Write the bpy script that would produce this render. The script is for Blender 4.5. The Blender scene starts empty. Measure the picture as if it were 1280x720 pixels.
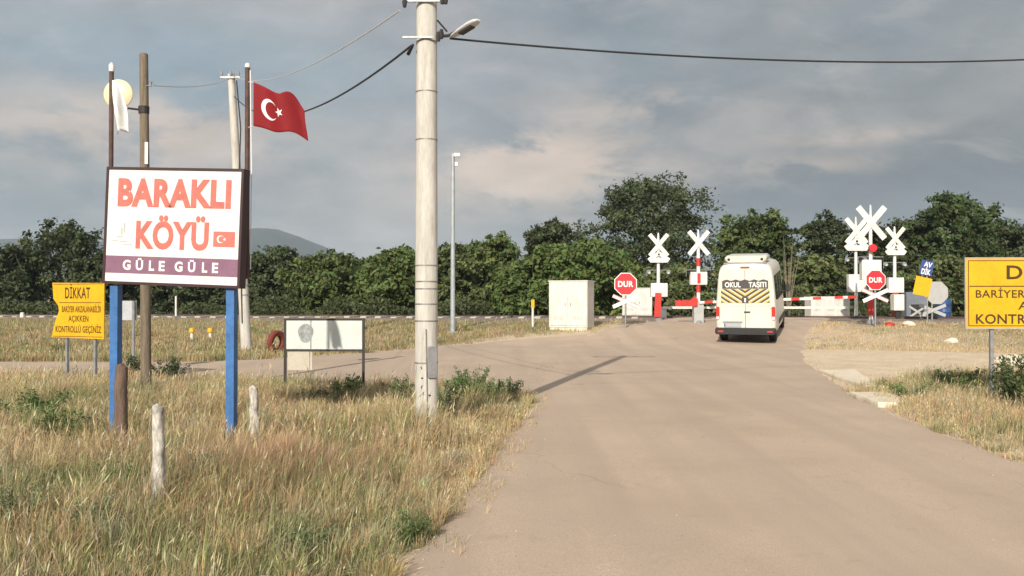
import bpy, math, random
import numpy as np
from mathutils import Vector, Matrix, Euler
R = math.radians
random.seed(7)
rng = np.random.default_rng(11)
sc = bpy.context.scene
COL = sc.collection

# ------------------------------------------------------------------ camera
EYE = 1.65; FPX = 1108.0; PITCH = math.atan(13.0/FPX)
cam = bpy.data.cameras.new('camera'); camo = bpy.data.objects.new('camera', cam); COL.objects.link(camo)
cam.sensor_width = 36.0; cam.lens = 36.0*FPX/1280.0; cam.clip_start = 0.1; cam.clip_end = 20000
camo.location = (0, 0, EYE); camo.rotation_euler = (R(90)+PITCH, 0, 0)
sc.camera = camo

# ------------------------------------------------------------------ world, sun, exposure
SUN_AZ = R(16); SUN_EL = R(27.5)          # shadows fall 15 degrees to the right of straight ahead
w = bpy.data.worlds.new('World'); sc.world = w; w.use_nodes = True
nt = w.node_tree; nt.nodes.clear()
def N(t, **k):
    n = nt.nodes.new(t)
    for a, v in k.items(): setattr(n, a, v)
    return n
L = lambda a, b: nt.links.new(a, b)
out = N('ShaderNodeOutputWorld')
sky = N('ShaderNodeTexSky', sky_type='NISHITA'); sky.sun_disc = False
sky.sun_elevation = SUN_EL; sky.sun_rotation = math.pi+SUN_AZ; sky.dust_density = 2.0
bg1 = N('ShaderNodeBackground'); bg1.inputs['Strength'].default_value = 0.08; L(sky.outputs[0], bg1.inputs['Color'])
tc = N('ShaderNodeTexCoord'); sep = N('ShaderNodeSeparateXYZ'); L(tc.outputs['Generated'], sep.inputs[0])
def M(op, a, b=None, c=None):
    n = N('ShaderNodeMath', operation=op)
    for i, v in enumerate((a, b, c)):
        if v is None: continue
        if isinstance(v, (int, float)): n.inputs[i].default_value = v
        else: L(v, n.inputs[i])
    return n.outputs[0]
zz = M('ADD', M('MAXIMUM', sep.outputs[2], 0.0), 0.42)
cx = M('DIVIDE', sep.outputs[0], zz); cy = M('DIVIDE', sep.outputs[1], zz)
cmb = N('ShaderNodeCombineXYZ'); L(cx, cmb.inputs[0]); L(cy, cmb.inputs[1])
def noise(scale, detail, rough, off, dist=0.0, sx=1.0, sy=1.0):
    mp = N('ShaderNodeMapping'); mp.inputs['Location'].default_value = off; mp.inputs['Scale'].default_value = (sx, sy, 1)
    L(cmb.outputs[0], mp.inputs[0])
    n = N('ShaderNodeTexNoise'); n.inputs['Scale'].default_value = scale; n.inputs['Detail'].default_value = detail
    n.inputs['Roughness'].default_value = rough; n.inputs['Distortion'].default_value = dist
    L(mp.outputs[0], n.inputs['Vector']); return n.outputs[0]
def ramp(v, stops):
    r = N('ShaderNodeValToRGB'); e = r.color_ramp.elements
    while len(e) < len(stops): e.new(0.5)
    for i, (p, c) in enumerate(stops):
        e[i].position = p; e[i].color = (c[0], c[1], c[2], 1) if not isinstance(c, (int, float)) else (c, c, c, 1)
    L(v, r.inputs[0]); return r.outputs[0]
def mixc(f, a, b):
    m = N('ShaderNodeMix', data_type='RGBA')
    if isinstance(f, (int, float)): m.inputs[0].default_value = f
    else: L(f, m.inputs[0])
    for i, v in ((6, a), (7, b)):
        if isinstance(v, tuple): m.inputs[i].default_value = (*v, 1)
        else: L(v, m.inputs[i])
    return m.outputs[2]
def lobe(px, py, rx, ry):
    """a soft bank of sky round one compass direction: dir = (px-640, 1108, 373-py)"""
    dx, dz = (px-640)/FPX, (373-py)/FPX
    l = math.sqrt(dx*dx+1+dz*dz)
    ax = M('DIVIDE', M('SUBTRACT', sep.outputs[0], dx/l), rx/FPX)
    az = M('DIVIDE', M('SUBTRACT', sep.outputs[2], dz/l), ry/FPX)
    r2 = M('ADD', M('MULTIPLY', ax, ax), M('MULTIPLY', az, az))
    g = M('POWER', 2.718, M('MULTIPLY', r2, -1.0))
    return M('MULTIPLY', g, M('GREATER_THAN', sep.outputs[1], 0.0))
n1 = noise(1.9, 8, 0.55, (3.2, 1.7, 0), 0.25, 1.0, 1.0)
n2 = noise(4.2, 8, 0.6, (7.4, -2.2, 0), 0.3, 1.0, 1.15)
n3 = noise(0.55, 3, 0.5, (0.4, 9.1, 0))
SKYK = 1.10
base = ramp(n1, [(0.36, (0.190, 0.218, 0.236)), (0.50, (0.274, 0.275, 0.275)), (0.64, (0.355, 0.342, 0.330))])
slate = lobe(1230, 250, 420, 125)
slate2 = lobe(900, 300, 260, 70)
base = mixc(M('MINIMUM', M('MULTIPLY', M('ADD', slate, M('MULTIPLY', slate2, 0.5)), 0.95), 0.92), base, (0.105, 0.124, 0.138))
bluel = lobe(190, 75, 300, 65)
base = mixc(M('MULTIPLY', bluel, 0.75), base, (0.215, 0.285, 0.330))
warm = M('ADD', M('MULTIPLY', lobe(660, 210, 130, 48), 1.5), M('ADD', lobe(170, 165, 160, 46), M('ADD', M('MULTIPLY', lobe(800, 130, 120, 30), 0.5), M('MULTIPLY', lobe(980, 208, 110, 12), 0.55))))
warm = M('ADD', warm, M('MULTIPLY', lobe(1080, 170, 110, 12), 0.5))
wn = M('MULTIPLY', warm, ramp(n2, [(0.42, 0.0), (0.55, 1.0)]))
base = mixc(M('MINIMUM', M('MULTIPLY', wn, 0.85), 0.92), base, (0.53, 0.425, 0.345))
wisps = M('MULTIPLY', ramp(noise(5.0, 7, 0.6, (1.3, 4.4, 0), 0.4, 0.8, 1.5), [(0.54, 0.0), (0.70, 1.0)]), 0.32)
base = mixc(wisps, base, (0.45, 0.40, 0.37))
fine = ramp(noise(8.0, 9, 0.62, (2.1, 6.3, 0), 0.3, 0.9, 1.3), [(0.35, 0.91), (0.65, 1.09)])
fm = N('ShaderNodeVectorMath', operation='MULTIPLY'); L(base, fm.inputs[0]); L(fine, fm.inputs[1]); base = fm.outputs[0]
# unseen clouds behind the camera, brightened as added fill to lift the shadows
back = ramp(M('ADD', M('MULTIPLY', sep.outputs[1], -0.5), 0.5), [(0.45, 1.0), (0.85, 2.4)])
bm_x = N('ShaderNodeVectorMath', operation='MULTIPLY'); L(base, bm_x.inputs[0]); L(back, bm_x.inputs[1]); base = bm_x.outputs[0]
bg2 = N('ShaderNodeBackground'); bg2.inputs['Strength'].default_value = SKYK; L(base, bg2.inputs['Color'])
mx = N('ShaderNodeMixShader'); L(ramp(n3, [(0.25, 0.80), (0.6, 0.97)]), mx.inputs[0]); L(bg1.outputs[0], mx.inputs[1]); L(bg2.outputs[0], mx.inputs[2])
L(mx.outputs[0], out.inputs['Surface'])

sun = bpy.data.lights.new('sun', 'SUN'); suno = bpy.data.objects.new('sun', sun); COL.objects.link(suno)
sun.energy = 4.5; sun.angle = R(0.53); sun.color = (1.0, 0.915, 0.80)
suno.rotation_euler = Vector((math.sin(SUN_AZ)*math.cos(SUN_EL), math.cos(SUN_AZ)*math.cos(SUN_EL), -math.sin(SUN_EL))).to_track_quat('-Z', 'Y').to_euler()
sc.view_settings.view_transform = 'Standard'; sc.view_settings.look = 'None'
sc.view_settings.exposure = 0.37; sc.view_settings.gamma = 1.0; sc.view_settings.use_curve_mapping = False
sc.cycles.max_bounces = 6; sc.cycles.transparent_max_bounces = 6; sc.cycles.volume_bounces = 0

# ------------------------------------------------------------------ terrain functions
def _h2(ix, iy, s):
    v = np.sin(ix*127.1+iy*311.7+s*74.7)*43758.5453
    return v-np.floor(v)
def vnoise(x, y, s=0):
    x = np.asarray(x, float); y = np.asarray(y, float)
    ix, iy = np.floor(x), np.floor(y); fx, fy = x-ix, y-iy
    fx = fx*fx*(3-2*fx); fy = fy*fy*(3-2*fy)
    a, b, c, d = _h2(ix, iy, s), _h2(ix+1, iy, s), _h2(ix, iy+1, s), _h2(ix+1, iy+1, s)
    return (a*(1-fx)+b*fx)*(1-fy)+(c*(1-fx)+d*fx)*fy
def fbm(x, y, s=0):
    return (vnoise(x, y, s)*.55+vnoise(x*2.1, y*2.1, s+1)*.3+vnoise(x*4.3, y*4.3, s+2)*.15)
def sstep(a, b, t):
    t = np.clip((t-a)/(b-a), 0, 1); return t*t*(3-2*t)
RA = R(8); RC = (10.5, 43.0)
def rail_s(x, y): return (np.asarray(x, float)-RC[0])*math.sin(RA)+(np.asarray(y, float)-RC[1])*math.cos(RA)
def rail_pt(t, s):        # t metres along the track (to the right), s across
    return (RC[0]+t*math.cos(RA)+s*math.sin(RA), RC[1]-t*math.sin(RA)+s*math.cos(RA))
MAIN_Y = [-8, 5.3, 8.4, 12, 13.9, 15.3, 24, 32, 36, 39, 45, 60, 75]
MAIN_L = [-1.9, -.80, -.45, -.04, .14, .1, 1.0, 2.0, 3.6, 6.0, 9.6, 16, 22]
MAIN_R = [5.1, 5.0, 5.2, 5.5, 5.75, 6.0, 8.1, 10.8, 12.4, 13.9, 16.4, 22.5, 29]
def road_l(y): return np.interp(y, MAIN_Y, MAIN_L)
def road_r(y): return np.interp(y, MAIN_Y, MAIN_R)
BR_X = [-60, -30, -15, -8, -6.5, -4.2, -2.3, 0, 3]
BR_N = [27, 22.5, 18.8, 17.9, 17.4, 16.3, 15.7, 15.3, 15.3]
BR_F = [31, 27, 23.0, 23.2, 24.2, 27.3, 31.0, 33.5, 35]
def br_n(x): return np.interp(x, BR_X, BR_N)
def br_f(x): return np.interp(x, BR_X, BR_F)
TR_X = [5.5, 8, 10, 14, 20, 40]
TR_N = [15.3, 17.2, 18.6, 20, 21.5, 25]
TR_F = [19, 28.2, 29, 26.8, 26, 29]
def tr_n(x): return np.interp(x, TR_X, TR_N)
def tr_f(x): return np.interp(x, TR_X, TR_F)
def on_road(x, y, m=0.0):
    a = (x > road_l(y)-m) & (x < road_r(y)+m) & (y < 80)
    b = (x < 3) & (y > br_n(x)-m) & (y < br_f(x)+m)
    return a | b
def on_track(x, y, m=0.0):
    return (x > road_r(y)-.2) & (x < 40) & (y > tr_n(x)-m) & (y < tr_f(x)+m)
def H(x, y):
    x = np.asarray(x, float); y = np.asarray(y, float)
    s = rail_s(x, y)
    h = 0.6*sstep(-14, -4.5, s) - 0.45*sstep(6, 16, s)
    h = h + 0.05*(vnoise(x*.35, y*.35, 5)-.5)*sstep(0, 1.5, np.minimum(60-np.abs(x), 90-y)) * np.where(on_road(x, y, .8), 0.25, 1.0)
    bank = 0.10*sstep(-.3, -2.0, x-road_l(y))*sstep(16, 13, y)      # grass verge stands a little proud
    return h + bank*np.where(y < 15.5, 1, 0)
def hz(x, y): return float(H(x, y))
def road_bump(x, y):
    s = np.abs(rail_s(x, y)); return 0.13*sstep(5, 1.6, s)
def at(px, py, d):        # point at forward distance d seen at photo pixel (px,py)
    return Vector(((px-640)/FPX*d, d, EYE+(373-py)/FPX*d))
def gx(px, d): return (px-640)/FPX*d

# ------------------------------------------------------------------ materials
MATS = {}
def mat(name, col, rough=0.7, var=0.12, scale=6.0, metal=0.0, bump=0.0, col2=None, stretch=(1, 1, 1), spec=0.35, trans=0.0, detail=4):
    if name in MATS: return MATS[name]
    m = bpy.data.materials.new(name); m.use_nodes = True; t = m.node_tree
    b = t.nodes['Principled BSDF']; b.inputs['Roughness'].default_value = rough; b.inputs['Metallic'].default_value = metal
    b.inputs['Specular IOR Level'].default_value = spec
    tc = t.nodes.new('ShaderNodeTexCoord'); mp = t.nodes.new('ShaderNodeMapping'); mp.inputs['Scale'].default_value = stretch
    t.links.new(tc.outputs['Object'], mp.inputs[0])
    n = t.nodes.new('ShaderNodeTexNoise'); n.inputs['Scale'].default_value = scale; n.inputs['Detail'].default_value = detail; n.inputs['Roughness'].default_value = .6
    t.links.new(mp.outputs[0], n.inputs['Vector'])
    r = t.nodes.new('ShaderNodeValToRGB'); e = r.color_ramp.elements
    c2 = col2 if col2 else tuple(c*(1-2*var) for c in col)
    e[0].position = .32; e[0].color = (*c2, 1); e[1].position = .62; e[1].color = (*col, 1)
    t.links.new(n.outputs[0], r.inputs[0])
    n5 = t.nodes.new('ShaderNodeTexNoise'); n5.inputs['Scale'].default_value = scale*5.3; n5.inputs['Detail'].default_value = 5; n5.inputs['Roughness'].default_value = .7
    t.links.new(mp.outputs[0], n5.inputs['Vector']); r5 = t.nodes.new('ShaderNodeValToRGB'); r5.color_ramp.elements[0].position = .30; r5.color_ramp.elements[0].color = (1-var*1.6, 1-var*1.7, 1-var*1.9, 1); r5.color_ramp.elements[1].position = .55
    t.links.new(n5.outputs[0], r5.inputs[0]); m5 = t.nodes.new('ShaderNodeMix'); m5.data_type = 'RGBA'; m5.blend_type = 'MULTIPLY'; m5.inputs[0].default_value = 1
    t.links.new(r.outputs[0], m5.inputs[6]); t.links.new(r5.outputs[0], m5.inputs[7]); t.links.new(m5.outputs[2], b.inputs['Base Color'])
    if bump:
        bp = t.nodes.new('ShaderNodeBump'); bp.inputs['Strength'].default_value = bump; bp.inputs['Distance'].default_value = .02
        t.links.new(n.outputs[0], bp.inputs['Height']); t.links.new(bp.outputs[0], b.inputs['Normal'])
    MATS[name] = m; return m
def leaf_mat(name, trans=0.3, rough=0.6):
    """blade / leaf colour read from each blade's own colour"""
    if name in MATS: return MATS[name]
    m = bpy.data.materials.new(name); m.use_nodes = True; t = m.node_tree
    b = t.nodes['Principled BSDF']; b.inputs['Roughness'].default_value = rough; b.inputs['Specular IOR Level'].default_value = .2
    a = t.nodes.new('ShaderNodeVertexColor'); a.layer_name = 'Col'
    t.links.new(a.outputs[0], b.inputs['Base Color'])
    tr = t.nodes.new('ShaderNodeBsdfTranslucent'); t.links.new(a.outputs[0], tr.inputs[0])
    mx = t.nodes.new('ShaderNodeMixShader'); mx.inputs[0].default_value = trans
    t.links.new(b.outputs[0], mx.inputs[1]); t.links.new(tr.outputs[0], mx.inputs[2])
    t.links.new(mx.outputs[0], t.nodes['Material Output'].inputs['Surface'])
    MATS[name] = m; return m

WHITE = mat('white_paint', (.70, .69, .66), .5, .06, 3, col2=(.56, .54, .49), stretch=(2, 2, .7))
GALV = mat('galvanised_steel', (.33, .34, .35), .45, .15, 9, .35)
DARK = mat('dark_metal', (.035, .03, .03), .5, .15, 9)
BLACK = mat('black_rubber', (.018, .018, .018), .75, .1, 9)
RED = mat('red_paint', (.55, .045, .035), .5, .12, 5)
SIGNRED = mat('red_sign_sheet', (.62, .03, .04), .4, .06, 4)
YEL = mat('yellow_sign_sheet', (.68, .385, .012), .45, .08, 3)
LETTER = mat('dark_lettering', (.07, .035, .01), .6, .1, 20)
CONC = mat('pale_concrete', (.54, .52, .475), .9, .13, 2.6, 0, .5, (.40, .38, .34), (3, 3, .45))
CONC2 = mat('kerb_concrete', (.72, .63, .49), .9, .08, 4, 0, .5)
WOODG = mat('weathered_wood', (.20, .16, .115), .85, .22, 5, 0, .5, None, (6, 6, .4))
BARK = mat('tree_bark', (.10, .075, .055), .9, .25, 3, 0, .6, None, (3, 3, .6))
WHITEWASH = mat('whitewashed_wood', (.60, .57, .51), .85, .1, 11, 0, .6, (.13, .11, .09), (2, 2, .9))
BROWNSTUB = mat('brown_wood', (.17, .115, .085), .85, .2, 8, 0, .5, None, (5, 5, .7))
BLUE = mat('blue_paint', (.055, .165, .40), .45, .14, 4)
MAROON = mat('maroon_frame', (.045, .018, .022), .5, .1, 6)
PINK = mat('faded_red_ink', (.52, .15, .12), .55, .09, 12)
PURPLE = mat('purple_ink', (.22, .11, .17), .55, .08, 8)
FLAGRED = mat('flag_cloth', (.21, .007, .011), .8, .06, 5)
FLAGW = mat('flag_white', (.75, .74, .72), .8, .04, 5)
RUSTP = mat('rusty_flagpole', (.105, .06, .05), .7, .2, 9)

# ------------------------------------------------------------------ mesh helpers
class MB:
    def __init__(s): s.v = []; s.f = []
    def add(s, v, f):
        o = len(s.v); s.v += [tuple(p) for p in v]; s.f += [tuple(i+o for i in q) for q in f]; return s
    def box(s, c, d, rot=None, bev=0.0):
        x, y, z = (k/2 for k in d)
        if bev:
            b = min(bev, x*.9, z*.9, y*.9); pts = []; 
            for sx, sz in ((-1, -1), (1, -1), (1, 1), (-1, 1)):
                a, e = (sx*(x-b), sz*z), (sx*x, sz*(z-b))
                pts += [a, e] if sx*sz > 0 else [e, a]
            # order the ring counter-clockwise
            pts = sorted(pts, key=lambda p: math.atan2(p[1], p[0]))
            n = len(pts); v = []
            for yy, k in ((-y, 1-b/max(x, z)*1.0), (-y+b, 1), (y-b, 1), (y, 1-b/max(x, z)*1.0)):
                v += [(p[0]*k, yy, p[1]*k) for p in pts]
            f = [tuple(range(n)), tuple(range(4*n-1, 3*n-1, -1))]
            for r in range(3):
                for i in range(n):
                    j = (i+1) % n; f.append((r*n+i, (r+1)*n+i, (r+1)*n+j, r*n+j))
        else:
            v = [(-x, -y, -z), (x, -y, -z), (x, y, -z), (-x, y, -z), (-x, -y, z), (x, -y, z), (x, y, z), (-x, y, z)]
            f = [(3, 2, 1, 0), (4, 5, 6, 7), (0, 1, 5, 4), (1, 2, 6, 5), (2, 3, 7, 6), (3, 0, 4, 7)]
        m = rot.to_matrix() if rot is not None and not isinstance(rot, Matrix) else rot
        c = Vector(c)
        return s.add([(m @ Vector(p) if m else Vector(p))+c for p in v], f)
    def tube(s, pts, rad, n=10, cap=True):
        pts = [Vector(p) for p in pts]; k = len(pts)
        if isinstance(rad, (int, float)): rad = [rad]*k
        v = []; up = None
        for i, p in enumerate(pts):
            t = (pts[min(i+1, k-1)]-pts[max(i-1, 0)]).normalized()
            if up is None: up = Vector((1, 0, 0)) if abs(t.z) > .7 else Vector((0, 0, 1))
            a = t.cross(up).normalized(); b = a.cross(t).normalized(); up = b if abs(t.dot(b)) < .9 else up
            for q in range(n):
                th = 2*math.pi*q/n; v.append(p+(a*math.cos(th)+b*math.sin(th))*rad[i])
        f = []
        for i in range(k-1):
            for q in range(n):
                r = (q+1) % n; f.append((i*n+q, i*n+r, (i+1)*n+r, (i+1)*n+q))
        if cap: f += [tuple(range(n-1, -1, -1)), tuple(range((k-1)*n, k*n))]
        return s.add(v, f)
    def prism(s, poly, y0, y1):     # poly in local XZ, extruded along Y
        n = len(poly)
        area = sum(poly[i][0]*poly[(i+1) % n][1]-poly[(i+1) % n][0]*poly[i][1] for i in range(n))
        if area < 0: poly = poly[::-1]
        v = [(p[0], y0, p[1]) for p in poly]+[(p[0], y1, p[1]) for p in poly]
        f = [tuple(range(n)), tuple(range(2*n-1, n-1, -1))]
        f += [(i, n+i, n+(i+1) % n, (i+1) % n) for i in range(n)]
        return s.add(v, f)
    def lathe(s, prof, n=24, axis='Y'):
        v = []; f = []
        for r, a in prof:
            for q in range(n):
                th = 2*math.pi*q/n; c_, s_ = r*math.cos(th), r*math.sin(th)
                v.append((c_, a, s_) if axis == 'Y' else ((a, c_, s_) if axis == 'X' else (c_, s_, a)))
        for i in range(len(prof)-1):
            for q in range(n):
                r = (q+1) % n; f.append((i*n+q, (i+1)*n+q, (i+1)*n+r, i*n+r))
        f += [tuple(range(n)), tuple(range(len(prof)*n-1, (len(prof)-1)*n-1, -1))]
        return s.add(v, f)
    def build(s, name, m, parent=None, smooth=False, loc=None):
        me = bpy.data.meshes.new(name); me.from_pydata([tuple(p) for p in s.v], [], s.f); me.validate(); me.update()
        if smooth:
            me.polygons.foreach_set('use_smooth', [True]*len(me.polygons))
            try: me.set_sharp_from_angle(angle=R(38))
            except Exception: pass
        o = bpy.data.objects.new(name, me); COL.objects.link(o); me.materials.append(m)
        if loc is not None: o.location = loc
        if parent is not None: o.parent = parent
        return o
def tag(o, label=None, cat=None, group=None, kind=None):
    if label: o['label'] = label
    if cat: o['category'] = cat
    if group: o['group'] = group
    if kind: o['kind'] = kind
    return o
def thing(name, label, cat, loc, rotz=0.0, group=None, rot=None):
    o = bpy.data.objects.new(name, None); COL.objects.link(o); o.location = loc
    o.rotation_euler = rot if rot else (0, 0, rotz); o.empty_display_size = .2
    return tag(o, label, cat, group)
def np_mesh(name, V, loops, starts, totals, m, cols=None, smooth=False, parent=None):
    me = bpy.data.meshes.new(name)
    me.vertices.add(len(V)); me.vertices.foreach_set('co', np.ascontiguousarray(V, np.float32).ravel())
    me.loops.add(len(loops)); me.loops.foreach_set('vertex_index', np.ascontiguousarray(loops, np.int32))
    me.polygons.add(len(starts)); me.polygons.foreach_set('loop_start', np.ascontiguousarray(starts, np.int32))
    me.polygons.foreach_set('loop_total', np.ascontiguousarray(totals, np.int32))
    if smooth: me.polygons.foreach_set('use_smooth', np.ones(len(starts), bool))
    if cols is not None:
        a = me.color_attributes.new('Col', 'FLOAT_COLOR', 'POINT')
        c4 = np.ones((len(V), 4), np.float32); c4[:, :3] = cols; a.data.foreach_set('color', c4.ravel())
    me.update(calc_edges=True); me.validate(); me.materials.append(m)
    o = bpy.data.objects.new(name, me); COL.objects.link(o)
    if parent is not None: o.parent = parent
    return o
def quads(name, V, Q, m, cols=None, smooth=False, parent=None):
    Q = np.asarray(Q); n = len(Q)
    return np_mesh(name, V, Q.ravel(), np.arange(n)*4, np.full(n, 4), m, cols, smooth, parent)
_tc = {}
def text_verts(s, bold=0.0, spacing=1.0):
    k = (s, bold, spacing)
    if k not in _tc:
        cu = bpy.data.curves.new('t', 'FONT'); cu.body = s; cu.size = 1; cu.extrude = 0; cu.offset = bold
        cu.resolution_u = 4; cu.space_character = spacing
        o = bpy.data.objects.new('t', cu); COL.objects.link(o)
        bpy.context.view_layer.update()
        me = bpy.data.meshes.new_from_object(o.evaluated_get(bpy.context.evaluated_depsgraph_get()))
        v = [tuple(p.co) for p in me.vertices]; f = [tuple(p.vertices) for p in me.polygons]
        bpy.data.objects.remove(o); bpy.data.curves.remove(cu); bpy.data.meshes.remove(me)
        _tc[k] = (v, f)
    return _tc[k]
def lettering(s, x0, x1, z0, z1, y, m, parent, bold=0.02, spacing=1.0, name='lettering', ref=None):
    """flat letters on a panel facing local -Y; the box is that of the whole string (ref: of its capitals)"""
    v, f = text_verts(s, bold, spacing)
    rv = text_verts(ref, bold, spacing)[0] if ref else v
    xa, xb = min(p[0] for p in v), max(p[0] for p in v); ya, yb = min(p[1] for p in rv), max(p[1] for p in rv)
    P = [(x0+(p[0]-xa)/(xb-xa)*(x1-x0), y, z0+(p[1]-ya)/(yb-ya)*(z1-z0)) for p in v]
    mb = MB(); mb.add(P, f); o = mb.build(name, m, parent); return o

# ------------------------------------------------------------------ ground sheet
def spaced(a, b, step, far, grow=1.22):
    c = list(np.arange(a, b+1e-6, step)); s = step
    lo, hi = [], []
    x = a; 
    while x > -far: s *= grow; x -= s; lo.append(x)
    s = step; x = b
    while x < far: s *= grow; x += s; hi.append(x)
    return np.array(lo[::-1]+c+hi)
gxs = spaced(-34, 34, .4, 6000); gys = spaced(-4, 62, .4, 6000)
GX, GY = np.meshgrid(gxs, gys); GZ = H(GX, GY)
GZ = np.where((np.abs(GX) > 400) | (np.abs(GY) > 400), -0.2, GZ)
nxg, nyg = len(gxs), len(gys)
idx = np.arange(nxg*nyg).reshape(nyg, nxg)
Q = np.stack([idx[:-1, :-1], idx[:-1, 1:], idx[1:, 1:], idx[1:, :-1]], -1).reshape(-1, 4)
gm = bpy.data.materials.new('dry_soil'); gm.use_nodes = True; t = gm.node_tree; b = t.nodes['Principled BSDF']; b.inputs['Roughness'].default_value = .95; b.inputs['Specular IOR Level'].default_value = .1
def tex_noise(t, scale, detail=5, rough=.6, coord='Object'):
    tc = t.nodes.new('ShaderNodeTexCoord'); n = t.nodes.new('ShaderNodeTexNoise'); n.inputs['Scale'].default_value = scale
    n.inputs['Detail'].default_value = detail; n.inputs['Roughness'].default_value = rough; t.links.new(tc.outputs[coord], n.inputs['Vector']); return n.outputs[0]
def tramp(t, v, stops):
    r = t.nodes.new('ShaderNodeValToRGB'); e = r.color_ramp.elements
    while len(e) < len(stops): e.new(.5)
    for i, (p, c) in enumerate(stops): e[i].position = p; e[i].color = (*c, 1) if isinstance(c, tuple) else (c, c, c, 1)
    t.links.new(v, r.inputs[0]); return r.outputs[0]
def tmix(t, f, a, bb, mode='MIX'):
    m = t.nodes.new('ShaderNodeMix'); m.data_type = 'RGBA'; m.blend_type = mode
    for i, v in ((0, f), (6, a), (7, bb)):
        if isinstance(v, tuple): m.inputs[i].default_value = (*v, 1)
        elif isinstance(v, (int, float)): m.inputs[i].default_value = v
        else: t.links.new(v, m.inputs[i])
    return m.outputs[2]
def tbump(t, v, b, strength, dist):
    bp = t.nodes.new('ShaderNodeBump'); bp.inputs['Strength'].default_value = strength; bp.inputs['Distance'].default_value = dist
    t.links.new(v, bp.inputs['Height']); t.links.new(bp.outputs[0], b.inputs['Normal'])
c = tramp(t, tex_noise(t, .8), [(.3, (.20, .155, .085)), (.5, (.30, .235, .13)), (.7, (.36, .28, .16))])
c = tmix(t, tramp(t, tex_noise(t, .25), [(.45, 0.0), (.6, .6)]), c, (.14, .13, .05))
c = tmix(t, tramp(t, tex_noise(t, 9), [(.3, .5), (.6, 0.0)]), c, (.15, .115, .065))
t.links.new(c, b.inputs['Base Color']); tbump(t, tex_noise(t, 14), b, .6, .03)
sand = np.where(on_road(GX, GY, .6) | on_track(GX, GY, .5), 1.0, 0.0)+np.where(on_road(GX, GY, 1.2), .3, 0)
sand = np.clip(sand+.9*np.exp(-((GX-13)/5)**2-((GY-31)/6)**2), 0, 1).ravel()[:, None]*np.ones((1, 3))
at_ = t.nodes.new('ShaderNodeVertexColor'); at_.layer_name = 'Col'; mm = t.nodes.new('ShaderNodeMath'); mm.operation = 'ADD'; mm.inputs[1].default_value = -.28
m2 = t.nodes.new('ShaderNodeMath'); m2.operation = 'ADD'; m2.use_clamp = True; t.links.new(at_.outputs[0], mm.inputs[0])
t.links.new(mm.outputs[0], m2.inputs[0]); t.links.new(tramp(t, tex_noise(t, 5), [(.35, 0.0), (.65, .5)]), m2.inputs[1])
c = tmix(t, m2.outputs[0], c, (.52, .42, .31)); t.links.new(c, b.inputs['Base Color'])
ground = quads('ground', np.stack([GX, GY, GZ], -1).reshape(-1, 3), Q, gm, sand, smooth=True); tag(ground, kind='structure')

# dusty asphalt
rm = bpy.data.materials.new('dusty_asphalt'); rm.use_nodes = True; t = rm.node_tree; b = t.nodes['Principled BSDF']; b.inputs['Roughness'].default_value = .9; b.inputs['Specular IOR Level'].default_value = .15
c = tramp(t, tex_noise(t, .55, 6, .55), [(.3, (.44, .342, .258)), (.5, (.50, .392, .298)), (.72, (.535, .424, .324))])
c = tmix(t, tramp(t, tex_noise(t, 95, 2, .5), [(.35, .42), (.6, 0.0)]), c, (.24, .19, .15))
c = tmix(t, tramp(t, tex_noise(t, 60, 2, .7), [(.64, 0.0), (.74, .45)]), c, (.56, .47, .37))
c = tmix(t, tramp(t, tex_noise(t, .22, 4, .6), [(.50, 0.0), (.66, .42)]), c, (.395, .315, .248))
c = tmix(t, tramp(t, tex_noise(t, 2.6, 6, .75), [(.58, 0.0), (.72, .45)]), c, (.29, .24, .195))
# wheel tracks: long faint streaks along the road
tcn = t.nodes.new('ShaderNodeTexCoord'); mpn = t.nodes.new('ShaderNodeMapping'); mpn.inputs['Scale'].default_value = (1.1, .05, 1); mpn.inputs['Rotation'].default_value = (0, 0, R(8))
t.links.new(tcn.outputs['Object'], mpn.inputs[0]); nn = t.nodes.new('ShaderNodeTexNoise'); nn.inputs['Scale'].default_value = 1.3; nn.inputs['Detail'].default_value = 4
t.links.new(mpn.outputs[0], nn.inputs['Vector'])
c = tmix(t, tramp(t, nn.outputs[0], [(.42, 0.0), (.60, .6)]), c, (.385, .305, .24))
vo = t.nodes.new('ShaderNodeTexVoronoi'); vo.feature = 'DISTANCE_TO_EDGE'; vo.inputs['Scale'].default_value = .5
vtc = t.nodes.new('ShaderNodeTexCoord'); vmx = t.nodes.new('ShaderNodeVectorMath'); vmx.operation = 'ADD'
vn = t.nodes.new('ShaderNodeTexNoise'); vn.inputs['Scale'].default_value = 1.2; t.links.new(vtc.outputs['Object'], vn.inputs['Vector'])
t.links.new(vtc.outputs['Object'], vmx.inputs[0]); t.links.new(vn.outputs['Color'], vmx.inputs[1]); t.links.new(vmx.outputs[0], vo.inputs['Vector'])
cr = tramp(t, vo.outputs['Distance'], [(0.0, .35), (.010, 0.0)])
crm = t.nodes.new('ShaderNodeMath'); crm.operation = 'MULTIPLY'; t.links.new(cr, crm.inputs[0]); t.links.new(tramp(t, tex_noise(t, .17, 3), [(.55, 0.0), (.62, 1.0)]), crm.inputs[1])
c = tmix(t, crm.outputs[0], c, (.13, .10, .08))
t.links.new(c, b.inputs['Base Color']); tbump(t, tex_noise(t, 110, 3, .7), b, .35, .012)
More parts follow.
